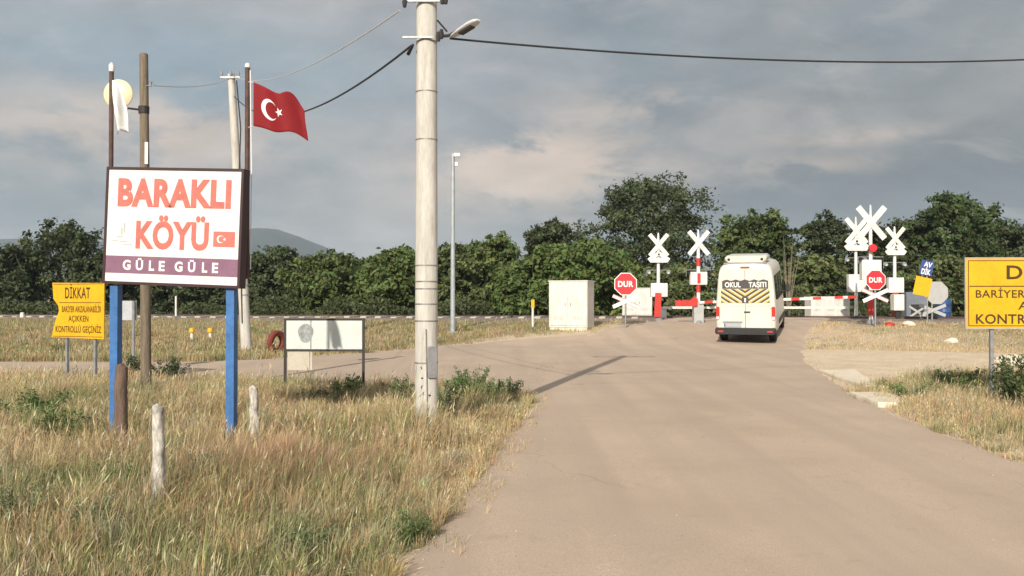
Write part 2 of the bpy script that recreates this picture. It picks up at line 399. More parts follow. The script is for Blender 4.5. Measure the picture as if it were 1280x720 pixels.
def strip(name, rows, lift, m, bumpf=None):
    """rows: list of ((xl,yl),(xr,yr)); lofted over the terrain"""
    n = 22; V = []
    for a, bb in rows:
        for k in range(n):
            u = k/(n-1); x = a[0]*(1-u)+bb[0]*u; y = a[1]*(1-u)+bb[1]*u
            z = hz(x, y)+lift+(float(bumpf(x, y)) if bumpf else 0)
            if k in (0, n-1): z -= lift+.03
            V.append((x, y, z))
    Q = [(i*n+k, i*n+k+1, (i+1)*n+k+1, (i+1)*n+k) for i in range(len(rows)-1) for k in range(n-1)]
    o = quads(name, np.array(V), np.array(Q), m, smooth=True); tag(o, kind='structure'); return o
rows = []
for y in np.arange(-8, 74, .3):
    wl = .18*(fbm(y*.9, 3.1)-.5)+.10*(vnoise(y*4, 1.7)-.5); wr = .25*(fbm(y*.8, 9.1)-.5)
    rows.append(((float(road_l(y))+wl, y), (float(road_r(y))+wr, y)))
strip('road', rows, .022, rm, road_bump)
rows = []
for x in np.arange(-58, 3.1, .3):
    rows.append(((x, float(br_n(x))+.2*(float(fbm(x, 2.2))-.5)), (x, float(br_f(x))+.5*(float(fbm(x*.8, 5.2))-.5))))
strip('side_road', [(b_, a_) for a_, b_ in rows][::-1], .016, rm, road_bump)
tm = mat('sandy_track', (.64, .52, .37), .95, .12, 1.4, 0, .5, (.53, .42, .29))
rows = []
for x in np.arange(5.2, 40, .4):
    rows.append(((x, float(tr_n(x))), (x, float(tr_f(x)))))
def clipl(r):
    return r
strip('dirt_track', [(b_, a_) for a_, b_ in rows][::-1], .009, tm)

# railway track
ball = mat('ballast_stone', (.30, .25, .21), .95, .25, 14, 0, 1.0, (.12, .095, .085))
rust = mat('rusty_rail', (.075, .045, .035), .6, .2, 6)
slp = mat('sleeper_concrete', (.50, .46, .40), .9, .15, 5)
mb = MB(); ts = np.arange(-80, 70, 1.5)
prof = [(-5.6, -.03), (-1.7, .10), (1.7, .10), (2.6, -.04)]
for t_ in ts:
    for s_, dz in prof:
        x, y = rail_pt(t_, s_); z0 = hz(x, y); mb.v.append((x, y, z0+dz+.03*random.uniform(-1, 1)*(s_ > 2)+(.06*random.uniform(-1, 1) if s_ < -2 else 0)))
for i in range(len(ts)-1):
    for k in range(3): mb.f.append((i*4+k, (i+1)*4+k, (i+1)*4+k+1, i*4+k+1))
track = mb.build('railway_track', ball); tag(track, kind='structure')
for s_ in (-.74, .74):
    p = [Vector((*rail_pt(t_, s_), hz(*rail_pt(t_, s_))+.19)) for t_ in np.arange(-80, 70, 2.5)]
    mb = MB(); n = len(p)
    for q in p:
        dn = Vector((math.sin(RA), math.cos(RA), 0))
        for a_, z_ in ((-.06, -.10), (-.03, -.02), (-.036, 0), (.036, 0), (.03, -.02), (.06, -.10)): mb.v.append(q+dn*a_+Vector((0, 0, z_)))
    for i in range(n-1):
        for k in range(5): mb.f.append((i*6+k, i*6+k+1, (i+1)*6+k+1, (i+1)*6+k))
    mb.build('rail', rust, track)
sm = None
for t_ in np.arange(-38, -4.2, .78):
    x, y = rail_pt(t_, -.35)
    if sm is None:
        sm = MB().box((0, 0, 0), (.30, 3.3, .20), bev=.02).build('sleeper', slp, track)
        o = sm
    else:
        o = sm.copy(); COL.objects.link(o)
    o.location = (x, y, hz(x, y)+.06+random.uniform(-.02, .02)); o.rotation_euler = (0, 0, -RA+random.uniform(-.03, .03)); o.parent = track

# far hill
hm = mat('far_hill', (.050, .066, .060), .95, .2, .004)
hv = []; hq = []
hxs = np.linspace(-3400, 400, 120); ks = np.linspace(-1, 1, 15)
for i, x in enumerate(hxs):
    px = 640+x/2600*FPX
    top = np.interp(px, [-800, -300, -60, 20, 120, 230, 322, 345, 385, 430, 470, 560, 800], [150, 170, 165, 178, 165, 180, 205, 203, 172, 128, 98, 60, 20])
    top = top+10*(float(fbm(x*.004, 1.0))-.5)+4*(float(fbm(x*.02, 2.0))-.5)
    for k in ks: hv.append((x, 2600+k*900, max(-3, top*(1-abs(k)**1.4)+6*(float(fbm(x*.01, k*6, 8))-.5)*(1-abs(k)) - 2*(abs(k) > .99))))
n = len(ks); hq = [(i*n+k, (i+1)*n+k, (i+1)*n+k+1, i*n+k+1) for i in range(len(hxs)-1) for k in range(n-1)]
o = quads('hills', np.array(hv), np.array(hq), hm, smooth=True); tag(o, kind='structure')

# thin evening haze
hzm = bpy.data.materials.new('haze_air'); hzm.use_nodes = True; t = hzm.node_tree; t.nodes.remove(t.nodes['Principled BSDF'])
pv = t.nodes.new('ShaderNodeVolumePrincipled'); pv.inputs['Color'].default_value = (.72, .86, 1.0, 1); pv.inputs['Density'].default_value = .00017; pv.inputs['Anisotropy'].default_value = 0.0
t.links.new(pv.outputs[0], t.nodes['Material Output'].inputs['Volume'])
HX, HY0, HY1, HZ0, HZ1 = 4200, -400, 3700, -4.5, 230
o = MB().box((0, (HY0+HY1)/2, (HZ0+HZ1)/2), (2*HX, HY1-HY0, HZ1-HZ0)).build('haze', hzm); tag(o, 'thin blue evening haze over the plain and far hill', 'haze', kind='stuff')

# ------------------------------------------------------------------ trees
LEAF = leaf_mat('tree_leaves', .22, .55)
def tree(name, label, px, top_py, hw_px, d, tint, seed, group='trees beyond the railway', gaps=0.0, nl=14000, base=0.02, shape=1.0, leaf=.165, flat=0.75):
    r = np.random.default_rng(seed)
    x, y = gx(px, d), d; z0 = hz(x, y)-.05
    ht = EYE+(373-top_py)/FPX*d - z0; hw = hw_px/FPX*d
    root = thing(name, label, 'tree', (x, y, z0), 0, group)
    # trunk and limbs
    mb = MB(); rt = .018*ht+.06
    sway = r.normal(0, .02*ht, (4, 2)); sway[0] = 0
    sp = [Vector((sway[k][0], sway[k][1], ht*f)) for k, f in enumerate((0, .28, .55, .86))]
    mb.tube(sp, [rt*1.25, rt*.9, rt*.6, rt*.15], 8)
    nc = int(15+10*shape)
    cl = []
    for k in range(nc):
        f = (k+.5)/nc
        zc = ht*(base+(1-base)*(.10+.80*f))
        prof_ = math.sqrt(max(.06, 1-((zc/ht-.45)/.58)**2))
        rad = hw*prof_*r.uniform(.40, .86); th = k*2.399+r.uniform(-.4, .4)
        cr = hw*r.uniform(.32, .50)*(1.0 if f < .8 else .8)
        cl.append((rad*math.cos(th), rad*math.sin(th)*.9, min(zc, ht-cr*flat*.92), cr))
    cl.append((sp[3].x, sp[3].y, ht-hw*.42*flat, hw*.42)); cl.append((hw*.3, 0, ht*.93-hw*.4*flat, hw*.4)); cl.append((-hw*.32, 0, ht*.90-hw*.4*flat, hw*.4))
    for (a, b_, zc, cr) in cl[::2]:
        z1 = max(.12*ht, zc-.35*math.hypot(a, b_)-.15*ht)
        mb.tube([(sway[1][0]*z1/ht, sway[1][1]*z1/ht, z1), (a*.5, b_*.5, (z1+zc)/2+.05*ht), (a, b_, zc)], [rt*.4, rt*.25, rt*.06], 5)
    mb.build('trunk', BARK, root, True)
    # crown: leaf sprays in clumps of clumps
    P = []; NR = []; C = []
    cl = np.array(cl); wts = cl[:, 3]**2; wts /= wts.sum()
    cnt = r.multinomial(nl, wts)
    for (a, b_, zc, cr), n in zip(cl, cnt):
        tv = r.normal(0, .16)
        # sub-clumps on the clump's surface
        ns = max(8, int(n/34)); dirs = r.normal(size=(ns, 3)); dirs /= np.linalg.norm(dirs, axis=1)[:, None]
        rr = cr*r.uniform(.45, 1.02, (ns, 1)); cc = np.array([a, b_, zc])+dirs*rr*np.array([1, 1, flat])
        if gaps: 
            keep = r.random(ns) > gaps; cc = cc[keep]; dirs = dirs[keep]; ns = len(cc)
            if ns == 0: continue
        pk = r.integers(0, ns, n)
        off = r.normal(size=(n, 3))*cr*.17*np.array([1, 1, .7])
        p = cc[pk]+off
        nr = dirs[pk]*.8+r.normal(size=(n, 3))*.75; nr[:, 2] += .35
        P.append(p); NR.append(nr)
        tw = 1+tv+r.normal(0, .16, ns)[pk]+r.normal(0, .10, n)
        col = np.array(tint)[None, :]*tw[:, None]; col[:, 0] *= 1+r.normal(0, .12, n); C.append(col)
    P = np.concatenate(P); NR = np.concatenate(NR); C = np.clip(np.concatenate(C), .008, .3)
    k = P[:, 2] > .1; P, NR, C = P[k], NR[k], C[k]
    n = len(P); NR /= np.linalg.norm(NR, axis=1)[:, None]
    A = np.cross(NR, r.normal(size=(n, 3))); A /= np.linalg.norm(A, axis=1)[:, None]; B = np.cross(NR, A)
    s = leaf*r.uniform(.6, 1.35, (n, 1))
    V = np.stack([P-A*s, P-B*s*.55+NR*s*.12, P+A*s, P+B*s*.55+NR*s*.12], 1).reshape(-1, 3)
    quads('crown', V, np.arange(4*n).reshape(-1, 4), LEAF, np.repeat(C, 4, 0), False, root)
    return root
DK = (.066, .084, .038); MD = (.098, .132, .042); BR = (.112, .158, .048); OL = (.115, .138, .052)
tree('broadleaf_tree', 'dark tree with knobbly top, highest at far left of the sign', 72, 273, 58, 78, DK, 1, gaps=.25)
tree('broadleaf_tree', 'low dark tree at the left edge of the photo behind the railway', 8, 306, 48, 74, DK, 2)
tree('broadleaf_tree', 'dark tree behind the yellow folded sign, left of the white board', 128, 318, 45, 72, DK, 3)
tree('broadleaf_tree', 'dark tree mostly hidden behind the white village sign', 205, 322, 52, 74, DK, 4)
tree('broadleaf_tree', 'dark tree seen below the right half of the village sign', 268, 325, 48, 70, DK, 5)
tree('broadleaf_tree', 'dark tree just right of the leaning concrete pole, below the hill', 340, 308, 46, 70, DK, 6)
tree('broadleaf_tree', 'broad rounded green tree behind the small blank notice board', 415, 316, 62, 62, MD, 7)
tree('broadleaf_tree', 'green tree directly left of the tall concrete lamp pole', 492, 308, 52, 60, MD, 8)
tree('broadleaf_tree', 'green tree between the concrete lamp pole and thin steel mast', 560, 304, 46, 62, OL, 9)
tree('broadleaf_tree', 'dark green tree just right of the thin steel mast', 612, 292, 50, 66, MD, 10)
tree('broadleaf_tree', 'upright dark tree rising above the bright green bushy tree', 690, 272, 46, 70, DK, 12)
tree('broadleaf_tree', 'bright green bushy tree standing behind the large white cabinet', 715, 300, 74, 54, BR, 13, nl=17000)
tree('broadleaf_tree', 'small bright tree left of the white cabinet by yellow topped stake', 652, 330, 42, 54, BR, 14, nl=10000)
tree('broadleaf_tree', 'tallest airy tree, dark, sky showing through its crown', 812, 216, 78, 74, DK, 15, gaps=.42, nl=19000, base=.22, shape=2.0, leaf=.15)
tree('broadleaf_tree', 'low olive tree between the two left crossing masts', 845, 330, 52, 58, OL, 16, nl=11000)
tree('broadleaf_tree', 'dome shaped green tree directly behind the school minibus', 944, 262, 56, 66, (.080, .108, .036), 17, nl=20000, shape=1.7)
tree('broadleaf_tree', 'low green tree behind the right part of the barrier boom', 1012, 318, 48, 60, OL, 18, nl=11000)
tree('broadleaf_tree', 'thin topped dark tree right of the dome shaped tree', 1030, 266, 38, 76, DK, 19, gaps=.35)
tree('broadleaf_tree', 'dark tree behind the cluster of right hand crossing masts', 1085, 280, 48, 72, DK, 20, gaps=.15)
tree('broadleaf_tree', 'dark tree behind the blue and yellow tilted signs', 1140, 268, 46, 72, DK, 21)
tree('broadleaf_tree', 'tall rounded dark green tree left of the right yellow sign', 1193, 238, 58, 70, (.058, .084, .030), 22, nl=20000, shape=1.6)
tree('broadleaf_tree', 'dark tree behind the right hand yellow warning sign', 1250, 272, 54, 70, DK, 23)
tree('broadleaf_tree', 'dark tree cut by the right edge of the photo', 1312, 268, 56, 72, DK, 24)
tree('broadleaf_tree', 'low green shrubby tree below the tall rounded one at right', 1178, 322, 62, 58, OL, 25, nl=11000)
tree('broadleaf_tree', 'low dark tree filling the gap left of the big airy tree', 765, 318, 48, 66, MD, 26, nl=11000)
tree('broadleaf_tree', 'low shrubby tree behind the large yellow sign at right', 1262, 330, 60, 60, OL, 27, nl=11000)
# pale leafless young tree beside the minibus
bx, by = gx(985, 56), 56; root = thing('bare_tree', 'thin pale leafless young tree beside the right of the minibus', 'tree', (bx, by, hz(bx, by)))
mb = MB(); pale = mat('pale_bark', (.20, .17, .13), .9, .15, 5)
for k in range(9):
    a = random.uniform(0, 6.28); rr = random.uniform(.15, .8); h_ = random.uniform(3.4, 6.2)
    mb.tube([(0.05*math.cos(a), .05*math.sin(a), .0), (rr*.35*math.cos(a), rr*.35*math.sin(a), h_*.4), (rr*math.cos(a), rr*math.sin(a), h_)], [.05, .03, .008], 5)
mb.build('trunk', pale, root, True)
# undergrowth: a far-off mass
r = np.random.default_rng(77); n = 70000
X = r.uniform(-54, 50, n); Y = 54+r.uniform(0, 9, n)+.06*np.abs(X); hh = .15+3.4*np.maximum(0, fbm(X*.45, Y*.05, 40)-.36)
Z = H(X, Y)+r.uniform(0, 1, n)**.7*hh
P = np.stack([X, Y, Z], 1); NR = r.normal(size=(n, 3)); NR[:, 1] -= .8; NR[:, 2] += .3; NR /= np.linalg.norm(NR, axis=1)[:, None]
A = np.cross(NR, r.normal(size=(n, 3))); A /= np.linalg.norm(A, axis=1)[:, None]; B = np.cross(NR, A); s = r.uniform(.07, .17, (n, 1))
V = np.stack([P-A*s, P-B*s*.6, P+A*s, P+B*s*.6], 1).reshape(-1, 3)
C = np.array([.058, .072, .030])*(1+r.normal(0, .22, (n, 1))); C = np.clip(C, .006, .2)
o = quads('undergrowth', V, np.arange(4*n).reshape(-1, 4), LEAF, np.repeat(C, 4, 0)); tag(o, 'dark undergrowth below the trees beyond the railway', 'undergrowth', kind='stuff')

# ------------------------------------------------------------------ grass
BLADE = leaf_mat('grass_blades', .27, .7)
STRAW = np.array([.60, .465, .265]); STRAW2 = np.array([.47, .36, .21]); GREEN = np.array([.215, .235, .095]); DGREEN = np.array([.13, .155, .065]); REDB = np.array([.46, .315, .185]); GREY = np.array([.40, .385, .26])
def blades(name, label, X, Y, h, wd, cols, r, lean=.35, heads=0.0, out=None):
    n = len(X); Z = H(X, Y)-.02
    a = r.uniform(0, 2*np.pi, n); ax, ay = np.cos(a), np.sin(a)
    la = r.uniform(0, 2*np.pi, n) if out is None else out+r.normal(0, .6, n); lm = h*np.abs(r.normal(0, lean, n)); lx, ly = lm*np.cos(la)+.10*h, lm*np.sin(la)
    sag = 1-.35*np.clip(lm/np.maximum(h, .01), 0, 1)**1.5
    wv = np.stack([ax*wd, ay*wd, 0*wd], 1)
    Bp = np.stack([X, Y, Z], 1); Mp = Bp+np.stack([lx*.32, ly*.32, h*.6*sag**.3], 1); Tp = Bp+np.stack([lx, ly, h*sag], 1)
    V = np.stack([Bp-wv, Bp+wv, Mp+wv*.75, Mp-wv*.75, Tp], 1).reshape(-1, 3)
    i = np.arange(n)*5
    loops = np.stack([i, i+1, i+2, i+3, i+3, i+2, i+4], 1).ravel()
    st = np.stack([np.arange(n)*7, np.arange(n)*7+4], 1).ravel(); tt = np.tile([4, 3], n)
    C = np.repeat(cols, 5, 0)
    if heads > 0:       # seed heads: a spindle at the tip of some stems
        k = np.where(r.random(n) < heads)[0]; m = len(k)
        d_ = (Tp[k]-Mp[k]); d_ /= np.linalg.norm(d_, axis=1)[:, None]; hl = (h[k]*.20)[:, None]; hw_ = wv[k]*1.9
        hv = np.stack([Tp[k]-d_*hl*.5, Tp[k]+hw_, Tp[k]+d_*hl*.8, Tp[k]-hw_], 1).reshape(-1, 3)
        b0 = len(V); V = np.concatenate([V, hv]); L0 = len(loops)
        loops = np.concatenate([loops, b0+np.arange(4*m)]); st = np.concatenate([st, L0+np.arange(m)*4]); tt = np.concatenate([tt, np.full(m, 4)])
        C = np.concatenate([C, np.repeat(np.clip(cols[k]*1.25+.03, 0, .6), 4, 0)])
    o = np_mesh(name, V, loops, st, tt, BLADE, C); tag(o, label, 'grass', kind='stuff'); return o
def scatter(x0, x1, y0, y1, dens, r, margin=0.02, clump=0.0, marg_view=2.0):
    n = int((x1-x0)*(y1-y0)*dens); X = r.uniform(x0, x1, n); Y = r.uniform(y0, y1, n)
    k = (np.abs(X) < .60*np.maximum(Y, 0)+marg_view) & ~on_road(X, Y, margin-.22*vnoise(X*3, Y*3, 66)-.06) & ~on_track(X, Y, -.3)
    s_ = rail_s(X, Y); k &= np.abs(s_) > 2.6
    thin = np.where(Y > 20, .20*sstep(-10, -4, s_)+.05, 0)
    if clump > 0: k &= (fbm(X*1.3, Y*1.3, 21)+.35*r.random(n)) > clump+thin
    return X[k], Y[k]
def patch(X, Y, px, py, rad_x, rad_y):      # soft patch at a ground point
    d = 1108*1.6/(py-373); x0 = gx(px, d)
    return np.exp(-((X-x0)/rad_x)**2-((Y-d)/rad_y)**2)
def grass_cols(X, Y, r):
    n = len(X)
    g = np.clip((fbm(X*.8, Y*.5, 31)-.55)*6, 0, 1)*.7
    g = np.maximum(g, .9*patch(X, Y, 90, 640, .9, 1.2)); g = np.maximum(g, .85*patch(X, Y, 130, 720, 1.1, .9)); g = np.maximum(g, .8*patch(X, Y, 330, 715, 1.3, .55))
    g = np.maximum(g, .95*patch(X, Y, 600, 512, .9, 1.3)); g = np.maximum(g, .8*patch(X, Y, 40, 520, 1.3, 1.6)); g = np.maximum(g, .7*patch(X, Y, 515, 690, .22, .6))
    g = np.maximum(g, .8*patch(X, Y, 1180, 480, 2.2, 1.4)); g = np.maximum(g, .55*patch(X, Y, 1200, 540, 1.5, 1.4)); g = np.maximum(g, .7*np.exp(-((Y-27)/5)**2)*np.exp(-((X+10)/4.0)**2))
    g = np.maximum(g, .6*np.exp(-((Y-27.5)/6)**2)*np.exp(-((X+15)/3.0)**2))
    rb = np.clip((fbm(X*.7+5, Y*.7, 51)-.60)*4, 0, 1)*.4; rb = np.maximum(rb, .85*patch(X, Y, 290, 625, .9, 1.2)); rb = np.maximum(rb, .6*patch(X, Y, 250, 590, 1.6, 1.2))
    pt = fbm(X*1.7, Y*1.1, 71)[:, None]
    col = STRAW*(r.random((n, 1))*.45+.40+.55*pt)
    col = np.where((r.random(n) < .3)[:, None], STRAW2*(r.random((n, 1))*.5+.7), col)
    k = r.random(n) < rb; col[k] = REDB*(r.random((k.sum(), 1))*.6+.65)
    g = np.where((Y > 20) & (X < 2), np.maximum(g, .35), g); col = np.where(((Y > 20) & (X < 2))[:, None], col*np.array([.80, .82, .80]), col)
    k = r.random(n) < g*.7; col[k] = GREEN*(r.random((k.sum(), 1))*.8+.6)
    k2 = k & (r.random(n) < .3); col[k2] = DGREEN*(r.random((k2.sum(), 1))*.8+.7)
    k3 = r.random(n) < .08; col[k3] = GREY*(r.random((k3.sum(), 1))*.5+.8)
    return np.clip(col*(1+r.normal(0, .08, (n, 3))), .01, .7), g
r = np.random.default_rng(3)
for nm, lb, bx_, dens, hr, wd_, hd in (
        ('meadow_grass', 'dry straw and green grass nearest the camera left of the road', (-7.5, .6, 3.2, 8.0), 2000, (.10, .30), (.0012, .0026), .10),
        ('meadow_grass', 'dry grass round the village sign posts and concrete pole', (-13, .6, 8.0, 16.2), 1000, (.10, .32), (.0020, .0038), .10),
        ('meadow_grass', 'grass and weeds round the left yellow sign', (-20, -2, 14.5, 24), 500, (.12, .36), (.0035, .0065), .12),
        ('meadow_grass', 'dry grass between the side road and the railway', (-42, 6, 22.5, 47), 150, (.05, .22), (.006, .012), .03),
        ('verge_grass', 'green and straw grass on the right verge by the yellow sign', (4.8, 13, 6.5, 19.8), 1000, (.10, .32), (.0020, .004), .12),
        ('verge_grass', 'short dry grass on the bank right of the crossing', (8, 40, 17, 47), 190, (.04, .15), (.006, .012), .03)):
    X, Y = scatter(*bx_, dens, r, clump=.42 if dens < 1999 else .40)
    n = len(X); col, g = grass_cols(X, Y, r)
    hgt = r.uniform(*hr, n)*(.35+1.1*fbm(X*1.4, Y*1.4, 61)+.35*(fbm(X*.5, Y*.5, 63)-.5))
    hgt *= np.where((r.random(n) < .02) & (Y < 17), 1.7, 1.0)
    hgt *= 1+.6*patch(X, Y, 270, 620, 1.2, 1.0)+.45*patch(X, Y, 610, 515, .7, 1.0)+1.3*np.exp(-((X+1.0)/.75)**2-((Y-9.9)/.7)**2)
    # shorter towards the road's edge
    dr = np.where(Y < 16, np.minimum(np.abs(X-road_l(Y)), np.abs(X-road_r(Y))), 3); hgt *= np.clip(.45+dr*.8, .45, 1)
    blades(nm, lb, X, Y, hgt, r.uniform(*wd_, n), col, r, .38, hd)
# tussocks: each clump has its own height, colour and outward lean
def tussocks(name, label, box, dens, nb, hr, wr, rad, r):
    x0, x1, y0, y1 = box; X, Y = scatter(x0, x1, y0, y1, dens, r, margin=.04, clump=.36); m = len(X)
    cc, g = grass_cols(X, Y, r); hh = r.uniform(*hr, m)*(.45+.9*fbm(X*1.1, Y*1.1, 64)); rr_ = r.uniform(*rad, m)
    hh *= 1+.6*np.exp(-((X+1.0)/.8)**2-((Y-9.8)/.7)**2)+.5*patch(X, Y, 610, 515, .8, 1.2)
    dr = np.where(Y < 16, np.minimum(np.abs(X-road_l(Y)), np.abs(X-road_r(Y))), 3); hh *= np.clip(.55+dr*.7, .55, 1)
    k = np.repeat(np.arange(m), nb); n = len(k); a = r.uniform(0, 6.283, n); q = rr_[k]*np.sqrt(r.random(n))
    h = hh[k]*r.uniform(.45, 1.05, n); col = cc[k]*r.uniform(.72, 1.2, (n, 1))*(1+r.normal(0, .05, (n, 3)))
    j = r.random(n) < .15; col[j] = STRAW*r.uniform(.6, 1.05, (j.sum(), 1))
    blades(name, label, X[k]+q*np.cos(a), Y[k]+q*np.sin(a), h, r.uniform(*wr, n), np.clip(col, .01, .75), r, .62, .06, out=a)
tussocks('tussock_grass', 'clumps of dry and green grass nearest the camera at left', (-7.5, .5, 3.2, 8.2), 34, 75, (.16, .50), (.0013, .0028), (.03, .11), r)
tussocks('tussock_grass', 'clumps of dry grass round the sign posts and concrete pole', (-13, .5, 8.2, 16.2), 20, 58, (.18, .50), (.002, .0038), (.04, .15), r)
tussocks('verge_tussock', 'clumps of dry and green grass on the right verge', (4.9, 12.5, 6.5, 19.5), 13, 55, (.16, .40), (.002, .0040), (.04, .15), r)
tussocks('tussock_grass', 'clumps of grass between the left yellow sign and side road', (-22, -3, 15, 24), 5, 40, (.18, .42), (.004, .007), (.06, .2), r)
tussocks('tussock_grass', 'clumps of olive weeds between the side road and the railway', (-36, 1, 23, 38), 1.6, 36, (.15, .42), (.006, .012), (.10, .35), r)
# broad-bladed grey green weeds among the near grass, and the tall reddish tuft
X, Y = scatter(-6, -.3, 3.2, 7.6, 500, r, clump=.45)
k = (fbm(X*1.1, Y*1.1, 33) > .50+.03*(X > -2)) & (Y < 7.2); X, Y = X[k], Y[k]; n = len(X)
cw = np.array([.36, .365, .21])*(r.random((n, 1))*.6+.6); kk = r.random(n) < .4; cw[kk] = np.array([.21, .25, .10])*(r.random((kk.sum(), 1))*.6+.7)
blades('broad_grass', 'grey green broad bladed weeds among the near grass at lower left', X, Y, r.uniform(.14, .40, n)*(.5+.8*fbm(X*2, Y*2, 35)), r.uniform(.0028, .0055, n), np.clip(cw, .01, .5), r, .5)
n = 5200; a_, q_ = r.uniform(0, 6.283, n), np.abs(r.normal(0, .45, n)); X, Y = -1.95+q_*np.cos(a_), 7.75+q_*np.sin(a_)*.8
cw = np.array([.50, .345, .22])*(r.random((n, 1))*.7+.55)
blades('tussock_grass', 'tall drooping reddish brown tuft right of the nearest white stake', X, Y, r.uniform(.22, .46, n), r.uniform(.0016, .003, n), cw, r, .65)
# fallen / thatch layer: short flattened blades that close the gaps
X, Y = scatter(-12, .6, 3.2, 16, 520, r, clump=0); col, g = grass_cols(X, Y, r)
blades('thatch', 'low flattened dead grass lying under the taller grass at left', X, Y, r.uniform(.06, .16, len(X)), r.uniform(.003, .006, len(X)), col*.8, r, 1.2)
X, Y = scatter(-.9, 1.2, 4.5, 16, 700, r, margin=-.5, clump=0)
k = (np.abs(X-road_l(Y)) < .45) & (fbm(X*2.2, Y*2.2, 91) > .52); X, Y = X[k], Y[k]; col, g = grass_cols(X, Y, r)
blades('edge_grass', 'sparse short grass creeping over the left road edge', X, Y, r.uniform(.04, .14, len(X)), r.uniform(.002, .004, len(X)), col, r, .7)

# loose gravel along the road edges
n = 5200; Y = r.uniform(3.5, 24, n)**1.0; side = r.random(n) < .6
X = np.where(side, road_l(Y)+np.abs(r.normal(0, .45, n))-.1, road_r(Y)-np.abs(r.normal(0, .5, n))+.15); kk = r.random(n) < .12; X[kk] = r.uniform(road_l(Y[kk]), road_r(Y[kk]))
Z = H(X, Y)+.02; sz = r.uniform(.003, .011, n)*(1+.6*(r.random(n) < .06)); D6 = np.array([(1, 0, 0), (0, 1, 0), (-1, 0, 0), (0, -1, 0), (0, 0, .8), (0, 0, -.5)])
th = r.uniform(0, 6.283, n); V = D6[None]*sz[:, None, None]*r.uniform(.6, 1.3, (n, 6, 1)); V = np.stack([V[..., 0]*np.cos(th)[:, None]-V[..., 1]*np.sin(th)[:, None], V[..., 0]*np.sin(th)[:, None]+V[..., 1]*np.cos(th)[:, None], V[..., 2]], -1)+np.stack([X, Y, Z], 1)[:, None]
T = np.array([(0, 1, 4), (1, 2, 4), (2, 3, 4), (3, 0, 4), (1, 0, 5), (2, 1, 5), (3, 2, 5), (0, 3, 5)]); lp = (np.arange(n)[:, None, None]*6+T[None]).ravel()
gc = np.array([.40, .33, .26])*r.uniform(.45, 1.25, (n, 1)); gmt = leaf_mat('gravel_stone', .0, .9)
o = np_mesh('gravel', V.reshape(-1, 3), lp, np.arange(8*n)*3, np.full(8*n, 3), gmt, np.repeat(gc, 6, 0)); tag(o, 'loose gravel scattered along the dusty road edges', 'gravel', kind='stuff')
# leafy weeds, one plant each
def weed(name, label, x, y, h, rad, tint, n, seed, leaf=.03, stems=16, cat='plant'):
    r = np.random.default_rng(seed); root = thing(name, label, cat, (x, y, hz(x, y)))
    mb = MB(); tips = []
    for k in range(stems):
        a = r.uniform(0, 6.283); q = rad*r.uniform(.15, 1); hh = h*r.uniform(.6, 1)
        p = [(q*.15*math.cos(a), q*.15*math.sin(a), -.02), (q*.55*math.cos(a), q*.55*math.sin(a), hh*.55), (q*math.cos(a), q*math.sin(a), hh)]
        mb.tube(p, [.007*h/.5, .005*h/.5, .002], 5); tips.append(p)
    sm_ = mat('weed_stem', (.10, .12, .05), .8, .2, 9); mb.build('stem', sm_, root, True)
    T = np.array(tips); k = r.integers(0, stems, n); u = r.uniform(.2, 1.0, (n, 1))
    P = (T[k, 0]*(1-u)**2+2*T[k, 1]*u*(1-u)*1.0+T[k, 2]*u*u)+r.normal(0, leaf*1.1, (n, 3)); P[:, 2] = np.maximum(P[:, 2], .02)
    NR = r.normal(size=(n, 3)); NR[:, 2] += .6; NR /= np.linalg.norm(NR, axis=1)[:, None]
    A = np.cross(NR, r.normal(size=(n, 3))); A /= np.linalg.norm(A, axis=1)[:, None]; B = np.cross(NR, A); s = leaf*r.uniform(.6, 1.5, (n, 1))
    V = np.stack([P-A*s, P-B*s*.35, P+A*s, P+B*s*.35], 1).reshape(-1, 3); C = np.clip(np.array(tint)*1.55*(1+r.normal(0, .22, (n, 1))), .01, .4)
    quads('foliage', V, np.arange(4*n).reshape(-1, 4), LEAF, np.repeat(C, 4, 0), False, root); return root
def gp(px, py): d = 1108*1.65/(py-373); return gx(px, d), d
